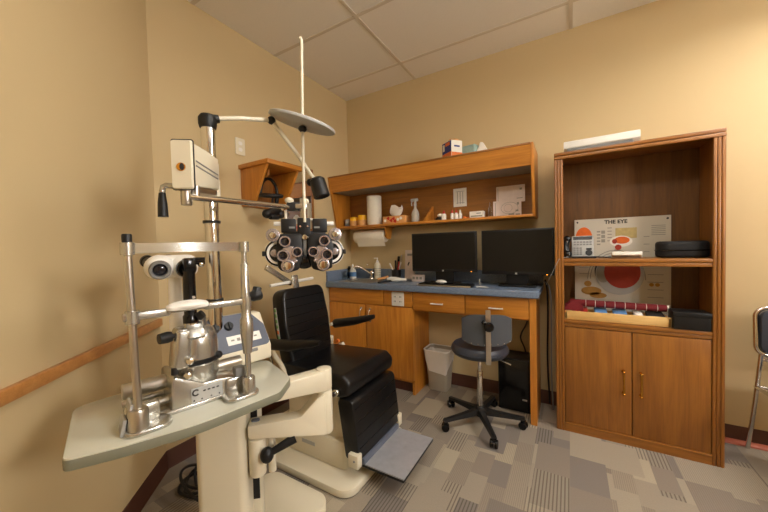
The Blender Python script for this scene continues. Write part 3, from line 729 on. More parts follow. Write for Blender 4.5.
# desk part
t = thing('desk_section', 'oak desk section with two slim drawers over the kneehole', 'desk', (-.66, 2.5, 0))
b = MB(); b.bx(-.238, -.198, YD+.0, YD+.04, 0, ZC-.056); b.bx(-.228, -.2, YD+.04, YB-.04, 0, ZC-.056); build('leg_panel', b, 'oakz', t)
b = MB(); b.bx(-1.115, -.238, YD+.02, YD+.04, .725, ZC-.056); b.bx(-1.115, -.238, YD+.02, YB-.03, .715, .73); build('apron', b, 'oakx', t)
for xa, xb, hx in ((-1.112, -.683, -.90), (-.677, -.242, -.455)):
    b = MB(); b.bx(xa, xb, YD, YD+.02, .727, ZC-.058, .003); d = build('drawer', b, 'oakx', t)
    h = MB(); h.cyl((hx-.05, YD-.022, .79), (hx+.05, YD-.022, .79), .005, seg=12)
    for u in (-.042, .042): h.cyl((hx+u, YD+.003, .79), (hx+u, YD-.022, .79), .004, seg=10)
    build('handle', h, 'white', d)

# ------------------------------------------------------------------ things on the counter
def monitor(cx, cy, cz, w, hgt, rz, label):
    t = thing('monitor', label, 'monitor', (cx, cy, ZC+.0005), rz, 'desktop monitors on the counter')
    b = MB(); b.box((0, 0, cz-ZC), (w, .022, hgt), None, .004); b.box((0, .024, cz-ZC), (w*.6, .03, hgt*.6), None, .012); k = build('housing', b, 'black_plastic', t, True)
    b = MB(); b.box((0, -.0115, cz-ZC+.006), (w-.024, .002, hgt-.036)); build('screen', b, 'screen', k, True)
    b = MB(); b.lathe([(0, 0), (.007, 0), (.007, .0015), (0, .0015)], (0, -.0112, cz-ZC-hgt/2+.009), (0, -1, 0)); build('emblem', b, 'pale_grey', k, True)
    b = MB(); b.box((w/2-.045, -.0115, cz-ZC-hgt/2+.004), (.007, .003, .004)); build('power_light', b, 'led', k, True)
    b = MB(); b.box((0, .03, (cz-ZC)/2), (.15, .018, cz-ZC), None, .004); build('stand_neck', b, 'black_plastic', t, True)
    b = MB(); b.prism(rrect(.26, .10, .02, 4, 0, .035), 0, .014, None, .004); build('stand_base', b, 'black_plastic', t, True)
monitor(-.898, 2.475, 1.192, .55, .322, .03, 'black widescreen monitor on the counter behind the keyboard')
monitor(-.335, 2.455, 1.186, .49, .33, -.02, 'black widescreen monitor nearest the bookcase')
t = thing('keyboard', 'black keyboard with a silver front edge on the counter', 'keyboard', (-.83, 2.36, ZC))
b = MB(); b.bx(-1.045, -.625, 2.29, 2.402, ZC+.001, ZC+.018, .003); build('case', b, 'black_plastic', t)
b = MB(); b.bx(-1.045, -.625, 2.286, 2.291, ZC+.001, ZC+.012, .001); b.bx(-1.05, -1.044, 2.286, 2.402, ZC+.001, ZC+.016, .001); build('silver_edge', b, 'silver', t)
b = MB()
for r in range(5):
    for c in range(20): b.bx(-1.038+c*.0204, -1.021+c*.0204, 2.297+r*.0205, 2.314+r*.0205, ZC+.017, ZC+.022)
o = build('keys', b, 'black_gloss', t); o['kind'] = 'stuff'
t = thing('computer_mouse', 'white computer mouse behind the keyboard', 'computer mouse', (-.905, 2.45, ZC))
b = MB(); b.sph((-.905, 2.434, ZC+.018), .045, (1.05, .6, .42)); b.bx(-.94, -.88, 2.418, 2.45, ZC+.001, ZC+.012, .004); k = build('mouse_shell', b, 'white', t)
b = MB(); b.cyl((-.94, 2.434, ZC+.034), (-.925, 2.434, ZC+.034), .004); build('scroll_wheel', b, 'grey', k)
b = MB(); b.tube([(-.595, 2.33, ZC+.006), (-.56, 2.345, ZC+.006), (-.53, 2.36, ZC+.006)], .006, 10); b.bx(-.555, -.51, 2.315, 2.345, ZC+.001, ZC+.009, .003); b.tube([(-.60, 2.46, ZC+.05), (-.59, 2.40, ZC+.02), (-.56, 2.35, ZC+.008)], .003, 8, smooth=2)
solo('usb_lead', b, 'pale_grey', 'short pale plug lead lying between the two monitors', 'cable', loc=(-.56, 2.34, ZC))
# soap, cup, pump bottle
t = thing('soap_bottle', 'white squeeze bottle with a blue label left of the sink', 'bottle', (-1.925, 2.615, ZC))
b = MB(); b.lathe([(0, 0), (.036, 0), (.038, .005), (.037, .075), (.024, .105), (.012, .118), (0, .12)], (-1.925, 2.615, ZC+.001), scale=(1, .7, 1)); k = build('bottle', b, 'white', t)
b = MB(); b.lathe([(0, .118), (.012, .118), (.009, .135), (.004, .15), (0, .15)], (-1.925, 2.615, ZC+.001)); build('nozzle', b, 'white', t)
b = MB(); b.lathe([(.0375, .02), (.0388, .022), (.0385, .065), (.037, .067)], (-1.925, 2.615, ZC+.001), scale=(1, .7, 1)); build('label_band', b, 'royal', k)
b = MB(); b.lathe([(0, 0), (.03, 0), (.036, .085), (.034, .085), (.027, .004), (0, .004)], (-1.965, 2.53, ZC+.001)); solo('drinking_glass', b, 'glass', 'clear drinking glass at the left end of the counter', 'glass', loc=(-1.965, 2.53, ZC))
b = MB(); b.lathe([(0, 0), (.022, 0), (.022, .1), (.014, .11), (.012, .125), (0, .125)], (-1.978, 2.625, ZC+.001)); solo('dark_bottle', b, 'black_gloss', 'small dark bottle behind the white squeeze bottle', 'bottle', loc=(-1.978, 2.625, ZC))
t = thing('pump_bottle', 'tall white pump bottle at the right of the sink', 'bottle', (-1.64, 2.635, ZC))
b = MB(); b.lathe([(0, 0), (.031, 0), (.033, .005), (.033, .135), (.027, .155), (.014, .165), (0, .165)], (-1.64, 2.637, ZC+.001)); k = build('bottle', b, 'cream', t)
b = MB(); b.lathe([(0, .163), (.014, .163), (.013, .18), (.005, .185), (.005, .205), (0, .205)], (-1.64, 2.637, ZC+.001)); b.box((-1.652, 2.632, ZC+.208), (.045, .014, .01), None, .003); build('pump', b, 'white', t)
b = MB()
for k_ in range(4): b.lathe([(.033, .1-.02*k_), (.0334, .101-.02*k_), (.0334, .105-.02*k_), (.033, .106-.02*k_)], (-1.64, 2.637, ZC+.001))
build('print_lines', b, 'greyink', k)
t = thing('tool_cup', 'black cup full of pens and tools on the counter', 'pen cup', (-1.415, 2.61, ZC))
b = MB(); b.lathe([(.03, 0), (.042, 0), (.045, .1), (.042, .1), (.036, .006), (.0, .006)], (-1.415, 2.61, ZC+.001)); build('cup', b, 'black_plastic', t)
def stick(x0, y0, x1, y1, z1, r, mat, name, label, cat):
    b = MB(); p0, p1 = V((x0, y0, ZC+.012)), V((x1, y1, z1)); b.cyl(p0, p1, r, seg=10); b.sph(p1, r*1.05, seg=10)
    solo(name, b, mat, label, cat, 'pens and tools in the black cup', loc=tuple(p0))
stick(-1.400, 2.60, -1.470, 2.59, ZC+.155, .007, 'white', 'pen', 'white pen leaning left in the black cup', 'pen')
stick(-1.430, 2.625, -1.365, 2.615, ZC+.165, .006, 'white', 'pen', 'white pen leaning right in the black cup', 'pen')
stick(-1.410, 2.62, -1.400, 2.64, ZC+.215, .012, 'black_gloss', 'penlight', 'thick black penlight standing tallest in the black cup', 'penlight')
stick(-1.405, 2.61, -1.385, 2.615, ZC+.17, .007, 'red', 'marker', 'red marker in the middle of the black cup', 'marker')
stick(-1.425, 2.62, -1.430, 2.63, ZC+.18, .009, 'black_plastic', 'marker', 'black marker at the back of the black cup', 'marker')
stick(-1.390, 2.62, -1.375, 2.65, ZC+.235, .004, 'silver', 'metal_probe', 'thin metal probe rising above the black cup', 'tool')
t = thing('brochure_holder', 'clear tall holder of pale leaflets beside the left monitor', 'brochure holder', (-1.296, 2.63, ZC))
mt = Matrix.Translation((-1.296, 2.645, ZC+.004)) @ rotm(math.radians(-5), 0, 0)
b = MB(); b.box((0, 0, .008), (.11, .06, .006)); b.box((0, .02, .14), (.105, .004, .28)); b.bm.transform(mt); build('holder', b, 'pale_grey', t)
b = MB(); b.box((0, .008, .142), (.095, .018, .27), None, .001); b.bm.transform(mt); k = build('leaflet', b, 'pinkpaper', t)
b = MB(); b.use('ink'); b.box((-.01, -.002, .15), (.012, .002, .035), rotm(0, .4, 0)); b.use('greyink'); b.box((0, -.002, .235), (.05, .002, .02)); b.bm.transform(mt); build('print', b, None, k)
t = thing('card_box', 'low pale card box in front of the leaflet holder', 'box', (-1.17, 2.57, ZC))
b = MB(); b.bx(-1.225, -1.115, 2.545, 2.60, ZC+.001, ZC+.06, .003); k = build('box_body', b, 'pinkpaper', t)
b = MB()
for i in range(3): b.bx(-1.215+i*.034, -1.192+i*.034, 2.544, 2.546, ZC+.022, ZC+.045)
build('print', b, 'greyink', k)
t = thing('hand_scanner', 'white handheld instrument with a black handle lying on the counter', 'handheld instrument', (-1.33, 2.45, ZC))
b = MB(); b.loft([[(x, 2.45+w*math.cos(a)-.04*(x+1.33), ZC+.026+hh*math.sin(a)) for a in [i*2*PI/12 for i in range(12)]] for x, w, hh in ((-1.42, .014, .012), (-1.385, .028, .022), (-1.33, .026, .022), (-1.28, .016, .014), (-1.23, .013, .011))]); build('shell', b, 'white', t)
b = MB(); b.tube([(-1.37, 2.44, ZC+.015), (-1.39, 2.40, ZC+.012), (-1.42, 2.34, ZC+.01), (-1.435, 2.31, ZC+.0095)], .009, 10, smooth=1); build('grip', b, 'black_plastic', t)
b = MB(); b.cyl((-1.57, 2.52, ZC+.012), (-1.50, 2.60, ZC+.03), .01, .013); solo('ointment_tube', b, 'amber', 'yellowish tube resting beside the pump bottle', 'tube', loc=(-1.535, 2.56, ZC))

# ------------------------------------------------------------------ under and beside the desk
t = thing('waste_bin', 'beige waste bin with a white liner in the kneehole', 'waste bin', (-.985, 2.57, 0))
def rr3(w, d, r, z, cx=-.985, cy=2.57): return [(x, y, z) for x, y in rrect(w, d, r, 5, cx, cy)]
b = MB(); b.loft([rr3(.165, .13, .03, .002), rr3(.17, .135, .03, .01), rr3(.215, .175, .035, .335), rr3(.225, .185, .035, .34), rr3(.225, .185, .035, .35), rr3(.207, .167, .035, .35), rr3(.15, .12, .03, .02)]); build('bin_body', b, 'bin', t)
b = MB(); secs = []
for z, w, wig in ((.20, .006, .012), (.24, .01, .008), (.30, .012, .004), (.352, .012, .001), (.356, -.006, 0), (.30, -.03, .003), (.15, -.055, .003)):
    f = .165+(.225-.165)*z/.35; g2 = .13+(.185-.13)*z/.35
    ring = rr3(f+w, g2+w, .035, z); secs.append([(x+wig*math.sin(i*1.9)*.3, y+wig*math.cos(i*2.3)*.3, z_+wig*4*math.sin(i*.55+1)) for i, (x, y, z_) in enumerate(ring)])
bmx = b; b.loft(secs); build('liner', b, 'bag', t)
t = thing('computer_tower', 'black computer tower standing under the desk', 'computer', (-.36, 2.56, 0))
b = MB(); b.bx(-.475, -.245, 2.462, 2.665, .002, .395, .006); k = build('tower_case', b, 'black_plastic', t)
b = MB(); b.bx(-.465, -.255, 2.456, 2.463, .01, .385, .003); build('front_bezel', b, 'black_gloss', t)
b = MB(); b.box((-.29, 2.4545, .1), (.03, .004, .01)); build('port', b, 'pale_grey', t)
def cable(name, pts, r, mat, label, sm=3):
    b = MB(); b.tube(pts, r, 8, smooth=sm); solo(name, b, mat, label, 'cable', loc=tuple(pts[0]))
cable('power_cable', [(-.28, 2.66, .71), (-.29, 2.64, .62), (-.33, 2.64, .55), (-.34, 2.645, .50), (-.31, 2.64, .44), (-.30, 2.63, .403)], .006, 'cable', 'black cable hanging on the wall inside the kneehole')
cable('power_cable', [(-.16, 2.64, .97), (-.145, 2.62, .9), (-.14, 2.6, .7), (-.15, 2.6, .4), (-.135, 2.6, .05)], .006, 'cable', 'black cable dropping between counter and bookcase, nearest the desk')
cable('power_cable', [(-.2, 2.6, .955), (-.15, 2.56, .97), (-.115, 2.52, .9), (-.115, 2.5, .6), (-.12, 2.52, .3), (-.11, 2.55, .03)], .005, 'grey', 'grey cable dropping between counter and bookcase, nearest the bookcase')

# stool
SXc, SYc = -.545, 2.19
t = thing('rolling_stool', 'grey vinyl rolling stool with a small back at the desk', 'stool', (SXc, SYc, 0))
b = MB(); b.lathe([(0, .485), (.14, .485), (.175, .495), (.19, .515), (.19, .54), (.175, .56), (.13, .572), (0, .576)], (SXc, SYc, 0), seg=40); b.ring((SXc, SYc, .525), .19, .004, seg=40, rs=6); build('seat', b, 'navy_vinyl', t)
b = MB(); b.cyl((SXc, SYc, .478), (SXc, SYc, .486), .12); b.cyl((SXc, SYc, .30), (SXc, SYc, .48), .013); b.cyl((SXc, SYc, .10), (SXc, SYc, .37), .02, .02, 20, .003); build('gas_column', b, 'chrome', t)
b = MB(); b.lathe([(0, .06), (.04, .06), (.045, .09), (.03, .12), (0, .12)], (SXc, SYc, 0)); build('hub', b, 'black_plastic', t)
a0 = math.atan2(1.985-SYc, -.426-SXc)
for k in range(5):
    a = a0+k*2*PI/5; d = V((math.cos(a), math.sin(a), 0)); e = V((SXc, SYc, 0))+d*.275
    b = MB(); n_ = V((-d.y, d.x, 0))
    secs = []
    for s_, w_, h0, h1 in ((.02, .026, .07, .108), (.14, .02, .066, .094), (.285, .016, .062, .08)):
        c = V((SXc, SYc, 0))+d*s_; secs.append([c+n_*w_+V((0, 0, h0)), c-n_*w_+V((0, 0, h0)), c-n_*w_*.7+V((0, 0, h1)), c+n_*w_*.7+V((0, 0, h1))])
    b.loft(secs); lg = build('leg', b, 'black_plastic', t)
    b = MB(); q = V((-.6*d.y+.3*d.x, .6*d.x+.3*d.y, 0)).normalized(); c = e+V((0, 0, .026))
    for s_ in (-1, 1): b.cyl(c+q*s_*.006, c+q*s_*.024, .026, seg=20, bev=.004)
    b.cyl(c+V((0, 0, .01)), c+V((0, 0, .045)), .01); b.box(c+V((0, 0, .026)), (.03, .03, .016), rotm(0, 0, math.atan2(q.y, q.x)), .004); build('caster', b, 'black_gloss', lg)
# stool back: curved pad on a flat bar at the camera side
bc = V((-.452, 2.03, 0)); ba = math.atan2(bc.y-SYc, bc.x-SXc)
b = MB(); secs = []
for j in range(9):
    u = -.155+.31*j/8; yy = .045*(u/.155)**2; hh = .10-.03*abs(u/.155)**4
    secs.append([(u, yy-.01, .70-hh), (u, yy-.01, .70+hh), (u, yy+.018, .70+hh*.97), (u, yy+.018, .70-hh*.97)])
RB = Matrix.Translation((bc.x, bc.y, 0)) @ rotm(0, 0, .38)
b.loft(secs); b.bm.transform(RB); pad = build('backrest', b, 'back_grey', t)
for j in range(8):
    b = MB(); u = -.14+.28*j/7; b.sph((u, .045*(u/.175)**2-.012, .70-(.088-.03*abs(u/.175)**4)), .004, seg=8)
    b.bm.transform(RB); build('stud', b, 'chrome', pad)
b = MB(); b.prism(rrect(.03, .34, .004, 3, 0, .665), -.028, -.023, Matrix(((1, 0, 0, 0), (0, 0, 1, 0), (0, 1, 0, 0), (0, 0, 0, 1)))); b.box((0, .08, .49), (.03, .21, .006)); b.bm.transform(RB); build('back_bar', b, 'silver', t)
b = MB(); b.lathe([(0, 0), (.018, 0), (.028, .01), (.03, .03), (.024, .04), (0, .042)], (0, -.03, .735), (0, -1, 0)); b.cyl((0, -.032, .735), (-.035, -.035, .765), .012, seg=12); b.bm.transform(RB); build('clamp_knob', b, 'black_gloss', t)
b = MB(); b.tube([(SXc+.05, SYc, .482), (SXc+.15, SYc-.02, .472), (SXc+.21, SYc-.03, .455)], .005, 8); build('height_lever', b, 'chrome', t)

# guest chair at the right edge
t = thing('guest_chair', 'chrome framed chair with black padding against the wall', 'chair', (1.13, 2.42, 0))
GX0, GX1 = .885, 1.375
b = MB(); pl = rpoly([(GX0, .60), (GX1, .60), (GX1, .86), (GX0, .86)], .05, 6)
b.tube([(x+(.02 if False else 0), 2.52+.06*(z-.6), z) for x, z in pl], .012, 10, True); build('back_frame', b, 'chrome', t)
b = MB(); b.prism(rpoly([(GX0+.012, .612), (GX1-.012, .612), (GX1-.012, .848), (GX0+.012, .848)], .042, 6), -.022, .018, Matrix.Translation((0, 2.525, 0)) @ Matrix(((1, 0, 0, 0), (0, 0, 1, 0), (0, 1, 0, 0), (0, 0, 0, 1))), .008); build('backrest', b, 'navy_vinyl', t)
b = MB(); b.prism(rrect(.46, .44, .05, 6, 1.13, 2.24), .43, .49, None, .02, 3); build('seat', b, 'navy_vinyl', t)
for s_, x in ((0, GX0+.02), (1, GX1-.02)):
    b = MB(); b.tube([(x-.005 if not s_ else x+.005, 2.655, .002), (x, 2.60, .25), (x, 2.545, .5), (x, 2.52, .62)], .011, 10, smooth=1); build('leg', b, 'chrome', t)
    b = MB(); b.tube([(x, 2.03, .002), (x, 2.05, .3), (x, 2.06, .43)], .011, 10); build('leg', b, 'chrome', t)
    b = MB(); b.tube([(x, 2.05, .44), (x, 2.3, .425), (x, 2.58, .40)], .01, 10); build('side_rail', b, 'chrome', t)
b = MB(); b.tube([(GX0+.02, 2.58, .40), (GX1-.02, 2.58, .40)], .01, 10); b.tube([(GX0+.02, 2.54, .57), (GX1-.02, 2.54, .57)], .01, 10); build('crossbar', b, 'chrome', t)

# ------------------------------------------------------------------ patient chair
t = thing('examination_chair', 'black padded patient chair with cream base and steel footplate', 'examination chair', (-1.3, 1.5, 0))
b = MB(); b.prism(rrect(.86, .64, .08, 6, -1.36, 1.50), .004, .045, None, .008); build('base_plate', b, 'cream', t)
b = MB(); b.prism(rrect(.56, .40, .03, 5, -1.32, 1.50), .044, .20, None, .012); b.prism(rrect(.40, .36, .03, 5, -1.30, 1.50), .19, .43, None, .012); b.bx(-1.25, -1.03, 1.33, 1.67, .19, .42, .02)
k = build('pump_housing', b, 'cream', t)
b = MB(); b.bx(-1.36, -1.26, 1.2975, 1.301, .12, .14); build('name_badge', b, 'pale_grey', k)
b = MB(); b.bx(-1.46, -1.05, 1.34, 1.68, .405, .445, .005); build('seat_frame', b, 'black_plastic', t)
prs = rpoly([(-1.52, .44), (-1.05, .452), (-.995, .47), (-.985, .535), (-1.03, .578), (-1.5, .56)], [.03, .03, .03, .04, .04, .03], 4)
XZ = Matrix(((1, 0, 0, 0), (0, 0, 1, 0), (0, 1, 0, 0), (0, 0, 0, 1)))
b = MB(); b.prism(prs, 1.275, 1.755, XZ, .022, 3); build('seat', b, 'black_vinyl', t)
# leg rest
prs = rpoly([(-1.08, .45), (-.975, .45), (-.938, .14), (-1.03, .13)], [.03, .03, .012, .02], 4)
b = MB(); b.prism(prs, 1.285, 1.74, XZ, .012, 2); lr = build('leg_rest', b, 'black_vinyl', t)
b = MB()
for q in range(4):
    f = (q+.7)/4.6; x = -.975+.037*f+.0005; z = .45-.31*f; b.cyl((x, 1.30, z), (x, 1.725, z), .0022, seg=6)
build('stitching', b, 'black_gloss', lr)
for y0, y1 in ((1.272, 1.295), (1.72, 1.745)):
    b = MB(); b.bx(-.995, -.932, y0-.012, y1+.006, .115, .185, .005); k = build('foot_bracket', b, 'cream', t)
    b = MB(); b.lathe([(0, 0), (.006, 0), (.005, .003), (0, .003)], (-.955, y0-.012, .155), (0, -1, 0), 12); build('bolt', b, 'grey', k)
b = MB(); b.use('steel_plate'); b.bx(-.945, -.70, 1.315, 1.69, .112, .118); b.use('black_plastic'); b.bx(-.955, -.698, 1.312, 1.693, .10, .1125, .003); k = build('footplate', b, None, t)
b = MB(); b.bx(-.955, -.925, 1.312, 1.693, .1125, .145, .004); build('heel_strip', b, 'slate', k)
# backrest, leaning back
tilt = math.radians(-9)
mt = Matrix.Translation((-1.455, 1.525, .53)) @ rotm(0, tilt, 0)
out = rpoly([(-.185, 0), (.185, 0), (.205, .25), (.185, .475), (-.185, .475), (-.205, .25)], [.03, .03, .2, .06, .06, .2], 6)
b = MB(); b.prism(out, -.11, 0, Matrix(((0, 0, 1, 0), (1, 0, 0, 0), (0, 1, 0, 0), (0, 0, 0, 1))), .02, 3); b.bm.transform(mt); bk = build('backrest', b, 'black_vinyl', t)
b = MB()
for q in range(7):
    z = .08+q*.055; b.cyl((.001, -.175, z), (.001, .175, z), .0022, seg=6)
b.bm.transform(mt); build('stitching', b, 'black_gloss', bk)
b = MB(); b.use('pale_grey'); b.box((-.065, -.206, .27), (.018, .003, .20), None, .001)
for q in range(6): b.use('green' if q not in (1,) else 'orange'); b.box((-.065, -.2085, .185+q*.034), (.013, .002, .02))
b.bm.transform(mt); build('instruction_strip', b, None, bk)
# headrest bracket folded behind
b = MB(); b.box((-.075, .0, .46), (.012, .05, .2), None, .002); b.bm.transform(mt); b.box((-1.66, 1.43, 1.075), (.02, .24, .035), rotm(math.radians(-32), 0, 0), .004); build('headrest_bracket', b, 'silver_paint', t)
b = MB(); b.cyl((-1.645, 1.345, 1.018), (-1.645, 1.73, 1.03), .011, seg=14, bev=.003); build('headrest_rod', b, 'white', t)
# arms
def arm(y, pad, label=None):
    b = MB(); secs = []
    for x, z, w, hh in pad: secs.append([(x, y+w*math.cos(a), z+hh*math.sin(a)) for a in [i*2*PI/14 for i in range(14)]])
    b.loft(secs); return b
b = arm(1.835, ((-1.545, .678, .022, .026), (-1.53, .68, .03, .034), (-1.35, .715, .028, .03), (-1.22, .75, .022, .022), (-1.18, .763, .015, .015))); build('armrest', b, 'black_plastic', t)
b = arm(1.215, ((-1.63, .69, .022, .022), (-1.61, .69, .032, .032), (-1.35, .712, .03, .032), (-1.17, .748, .024, .02), (-1.12, .758, .014, .012))); a_ = build('armrest', b, 'black_plastic', t)
b = MB(); b.lathe([(0, 0), (.012, 0), (.011, .02), (0, .022)], (-1.54, 1.812, .68), (0, -1, 0)); b.bx(-1.56, -1.52, 1.775, 1.80, .44, .60, .006); b.box((-1.46, 1.79, .53), (.09, .03, .03), rotm(0, -.5, 0), .006); build('arm_bracket', b, 'cream', t)
b = MB(); b.tube([(-1.53, 1.24, .68), (-1.50, 1.24, .62), (-1.45, 1.25, .57), (-1.43, 1.255, .50), (-1.40, 1.26, .46)], .014, 10, smooth=2); b.cyl((-1.47, 1.26, .46), (-1.35, 1.28, .45), .018); build('arm_bracket', b, 'cream', t)
b = MB(); b.tube([(-1.58, 1.24, .68), (-1.55, 1.25, .6), (-1.53, 1.26, .47)], .01, 8); build('recline_link', b, 'silver_paint', t)
b = MB(); b.cyl((-1.455, 1.775, .575), (-1.455, 1.755, .575), .014); build('side_bolt', b, 'orange', t)
b = MB(); b.cyl((-1.06, 1.275, .49), (-1.06, 1.25, .49), .022, .02, 16, .003); b.cyl((-1.06, 1.25, .49), (-1.06, 1.235, .49), .012); build('pivot_bolt', b, 'chrome', t)

# ------------------------------------------------------------------ instrument stand
KX, KY = -1.135, .70
t = thing('instrument_stand', 'cream instrument stand with swing arm and grey table top', 'instrument stand', (KX, KY, 0))
TZ = .8
b = MB(); b.prism(rpoly([(-1.42, .50), (-.99, .46), (-.985, 1.12), (-1.40, 1.12)], .07, 6), .004, .06, None, .01); build('base_plate', b, 'cream', t)
KM = Matrix.Translation((KX, KY, 0)) @ rotm(0, 0, math.radians(40))
b = MB(); b.prism(rrect(.175, .15, .03, 6), .055, TZ-.04, None, .003); b.bx(.06, .118, .0, .065, .055, TZ-.04, .008); b.bm.transform(KM); k = build('column', b, 'cream', t)
for za, zb in ((.28, .41), (.56, .72)):
    b = MB(); b.bx(.09, .114, -.002, .001, za, zb); b.bm.transform(KM); build('slot', b, 'black_plastic', k)
# console (power unit) on top of the column, facing the patient side
cm = Matrix.Translation((-1.172, .778, -.008)) @ rotm(0, 0, math.radians(78))
b = MB(); pr = rpoly([(-.085, TZ+.009), (.075, TZ+.009), (.075, .99), (.005, .99), (-.085, .868)], [.01, .01, .02, .012, .012], 4)
b.prism(pr, -.11, .11, YZ, .008); b.bm.transform(cm); cs = build('console', b, 'cream', t)
# sloped slate face: from (y -.075,z .885) to (y -.02,z .985)
sl = math.atan2(.122, .09); L_ = math.hypot(.122, .09)
pm = cm @ Matrix.Translation((0, -.085, .868)) @ rotm(sl, 0, 0)
b = MB(); b.prism(rpoly([(-.104, .004), (.104, .004), (.104, L_*.6), (.06, L_+.006), (-.104, L_+.006)], [.016, .016, .03, .03, .016]), -.002, .005, None, .0015); b.bm.transform(pm); k = build('control_panel', b, 'slate', cs)
b = MB(); b.box((.01, .048, .0055), (.13, .036, .002)); b.bm.transform(pm); build('label_plate', b, 'white', k)
b = MB()
for i in range(5): b.box((-.035+i*.022, .048, .0068), (.012, .012 if i % 2 else .006, .001))
b.bm.transform(pm); build('label_print', b, 'greyink', k)
for x in (-.085, -.035):
    b = MB(); b.lathe([(0, 0), (.017, 0), (.015, .012), (0, .013)], (x, .108, .005), (0, 0, 1)); b.box((x, .108, .02), (.006, .026, .008)); b.bm.transform(pm); build('dimmer_knob', b, 'black_plastic', k)
# pole
PXY = (-1.182, .705)
b = MB(); b.cyl((*PXY, .76), (*PXY, 1.738), .0245, seg=24); build('pole', b, 'chrome', t)
b = MB(); b.lathe([(.024, 0), (.031, 0), (.031, .01), (.024, .01)], (*PXY, 1.355)); b.lathe([(.024, 0), (.03, 0), (.03, .015), (.024, .015)], (*PXY, 1.05)); build('pole_collar', b, 'black_plastic', t)
# lower arm, elbow, upper arm
E_ = V((-.843, .932, 0)); P_ = V((-1.018, .748, 0)); dr_ = (E_-P_).normalized(); nr_ = V((-dr_.y, dr_.x, 0)); LA = (E_-P_).length
am = Matrix.Translation(P_) @ rotm(0, 0, math.atan2(dr_.y, dr_.x))
b = MB(); b.prism(rpoly([(-.028, .560), (LA+.0, .522), (LA+.0, .685), (LA*.88, .672), (LA*.62, .608), (-.028, .608)], [.012, .004, .004, .02, .03, .008], 4), -.036, .03, XZ, .009)
b.bm.transform(am); k = build('lower_arm', b, 'cream', t)
b = MB(); b.prism(rrect(.03, .022, .010, 5, -.004, 0), .606, .612); b.bm.transform(am); build('pivot_cap', b, 'slate', k)
b = MB(); b.cyl(E_+V((0, 0, .52)), E_+V((0, 0, .69)), .03, seg=28, bev=.006); b.cyl(E_+V((0, 0, .69)), E_+V((0, 0, .693)), .029); b.cyl(E_+V((0, 0, .693)), E_+V((0, 0, .775)), .03, seg=28, bev=.005); build('elbow', b, 'cream', t)
U_ = V((-.945, .68, 0)); du = (U_-E_).normalized(); um = Matrix.Translation(E_) @ rotm(0, 0, math.atan2(du.y, du.x)); LU = (U_-E_).length
b = MB(); b.prism(rpoly([(0, 0.0), (0, .078), (LU+.05, .078), (LU+.05, .03), (LU*.4, .012)], [.008, .01, .005, .01, .03], 4), -.03, .03, XZ, .008); b.bm.transform(Matrix.Translation((0, 0, .692)) @ um); build('upper_arm', b, 'cream', t)
# bracket and lever under the arm
b = MB(); b.cyl((-1.012, .742, .41), (-1.012, .742, .55), .03, seg=24, bev=.006); b.bx(KX+.06, -1.0, .735, .775, .42, .52, .006); b.cyl((-.99, .79, .40), (-.99, .79, .54), .014); build('pivot_bracket', b, 'cream', t)
b = MB(); b.cyl((-.955, .752, .50), (-.905, .83, .53), .012, .018, 14); b.sph((-.962, .745, .495), .024, (1, 1, 1.2)); build('lock_lever', b, 'black_plastic', t)
# table top
poly = rpoly([(-.955, .213), (-.90, .30), (-.835, .44), (-.79, .67), (-.845, .765), (-1.08, .85), (-1.13, .64), (-1.25, .40), (-1.255, .31)], [.02, .3, .3, .045, .05, .04, .05, .05, .04], 7)
b = MB(); b.use('table_edge'); b.prism(poly, TZ-.028, TZ-.003, None, .002); b.use('table')
cx = sum(p[0] for p in poly)/len(poly); cy = sum(p[1] for p in poly)/len(poly)
b.prism([(cx+(x-cx)*.995, cy+(y-cy)*.995) for x, y in poly], TZ-.005, TZ, None, .001); build('table_top', b, None, t)
b = MB(); b.bx(-1.0, -.90, .60, .74, TZ-.03, TZ-.026); build('table_mount', b, 'silver_paint', t)

# examination lamp on the pole
PT = V((PXY[0], PXY[1], 1.738))
J2, SP = V((-1.086, .925, 1.797)), V((-.995, 1.107, 1.535))
t = thing('examination_lamp', 'white jointed arm lamp with black spot head atop the chrome pole', 'lamp', tuple(PT))
b = MB(); b.lathe([(0, -.022), (.028, -.022), (.032, -.008), (.032, .016), (.024, .028), (0, .03)], PT); b.cyl(PT+V((0, 0, .012)), PT+(J2-PT)*.16+V((0, 0, .012)), .02, .015); build('pole_joint', b, 'black_plastic', t)
b = MB(); b.tube([PT+V((0, 0, .015)), PT+(J2-PT)*.5+V((0, 0, .012)), J2], .009, 12); build('upper_arm', b, 'cream', t)
b = MB(); b.sph(J2, .017); build('elbow_joint', b, 'black_plastic', t)
b = MB(); b.tube([J2, J2+(SP-J2)*.5+V((0, 0, .01)), SP+V((-.02, -.01, .035))], .009, 12); build('lower_arm', b, 'cream', t)
b = MB(); ax = V((.25, .1, -1)).normalized(); b.lathe([(0, 0), (.026, 0), (.036, .010), (.038, .088), (.035, .092), (.031, .088), (.0, .08)], SP-ax*.04, tuple(ax), 26); b.sph(SP+V((-.035, -.018, .02)), .018); build('spot_head', b, 'black_plastic', t)

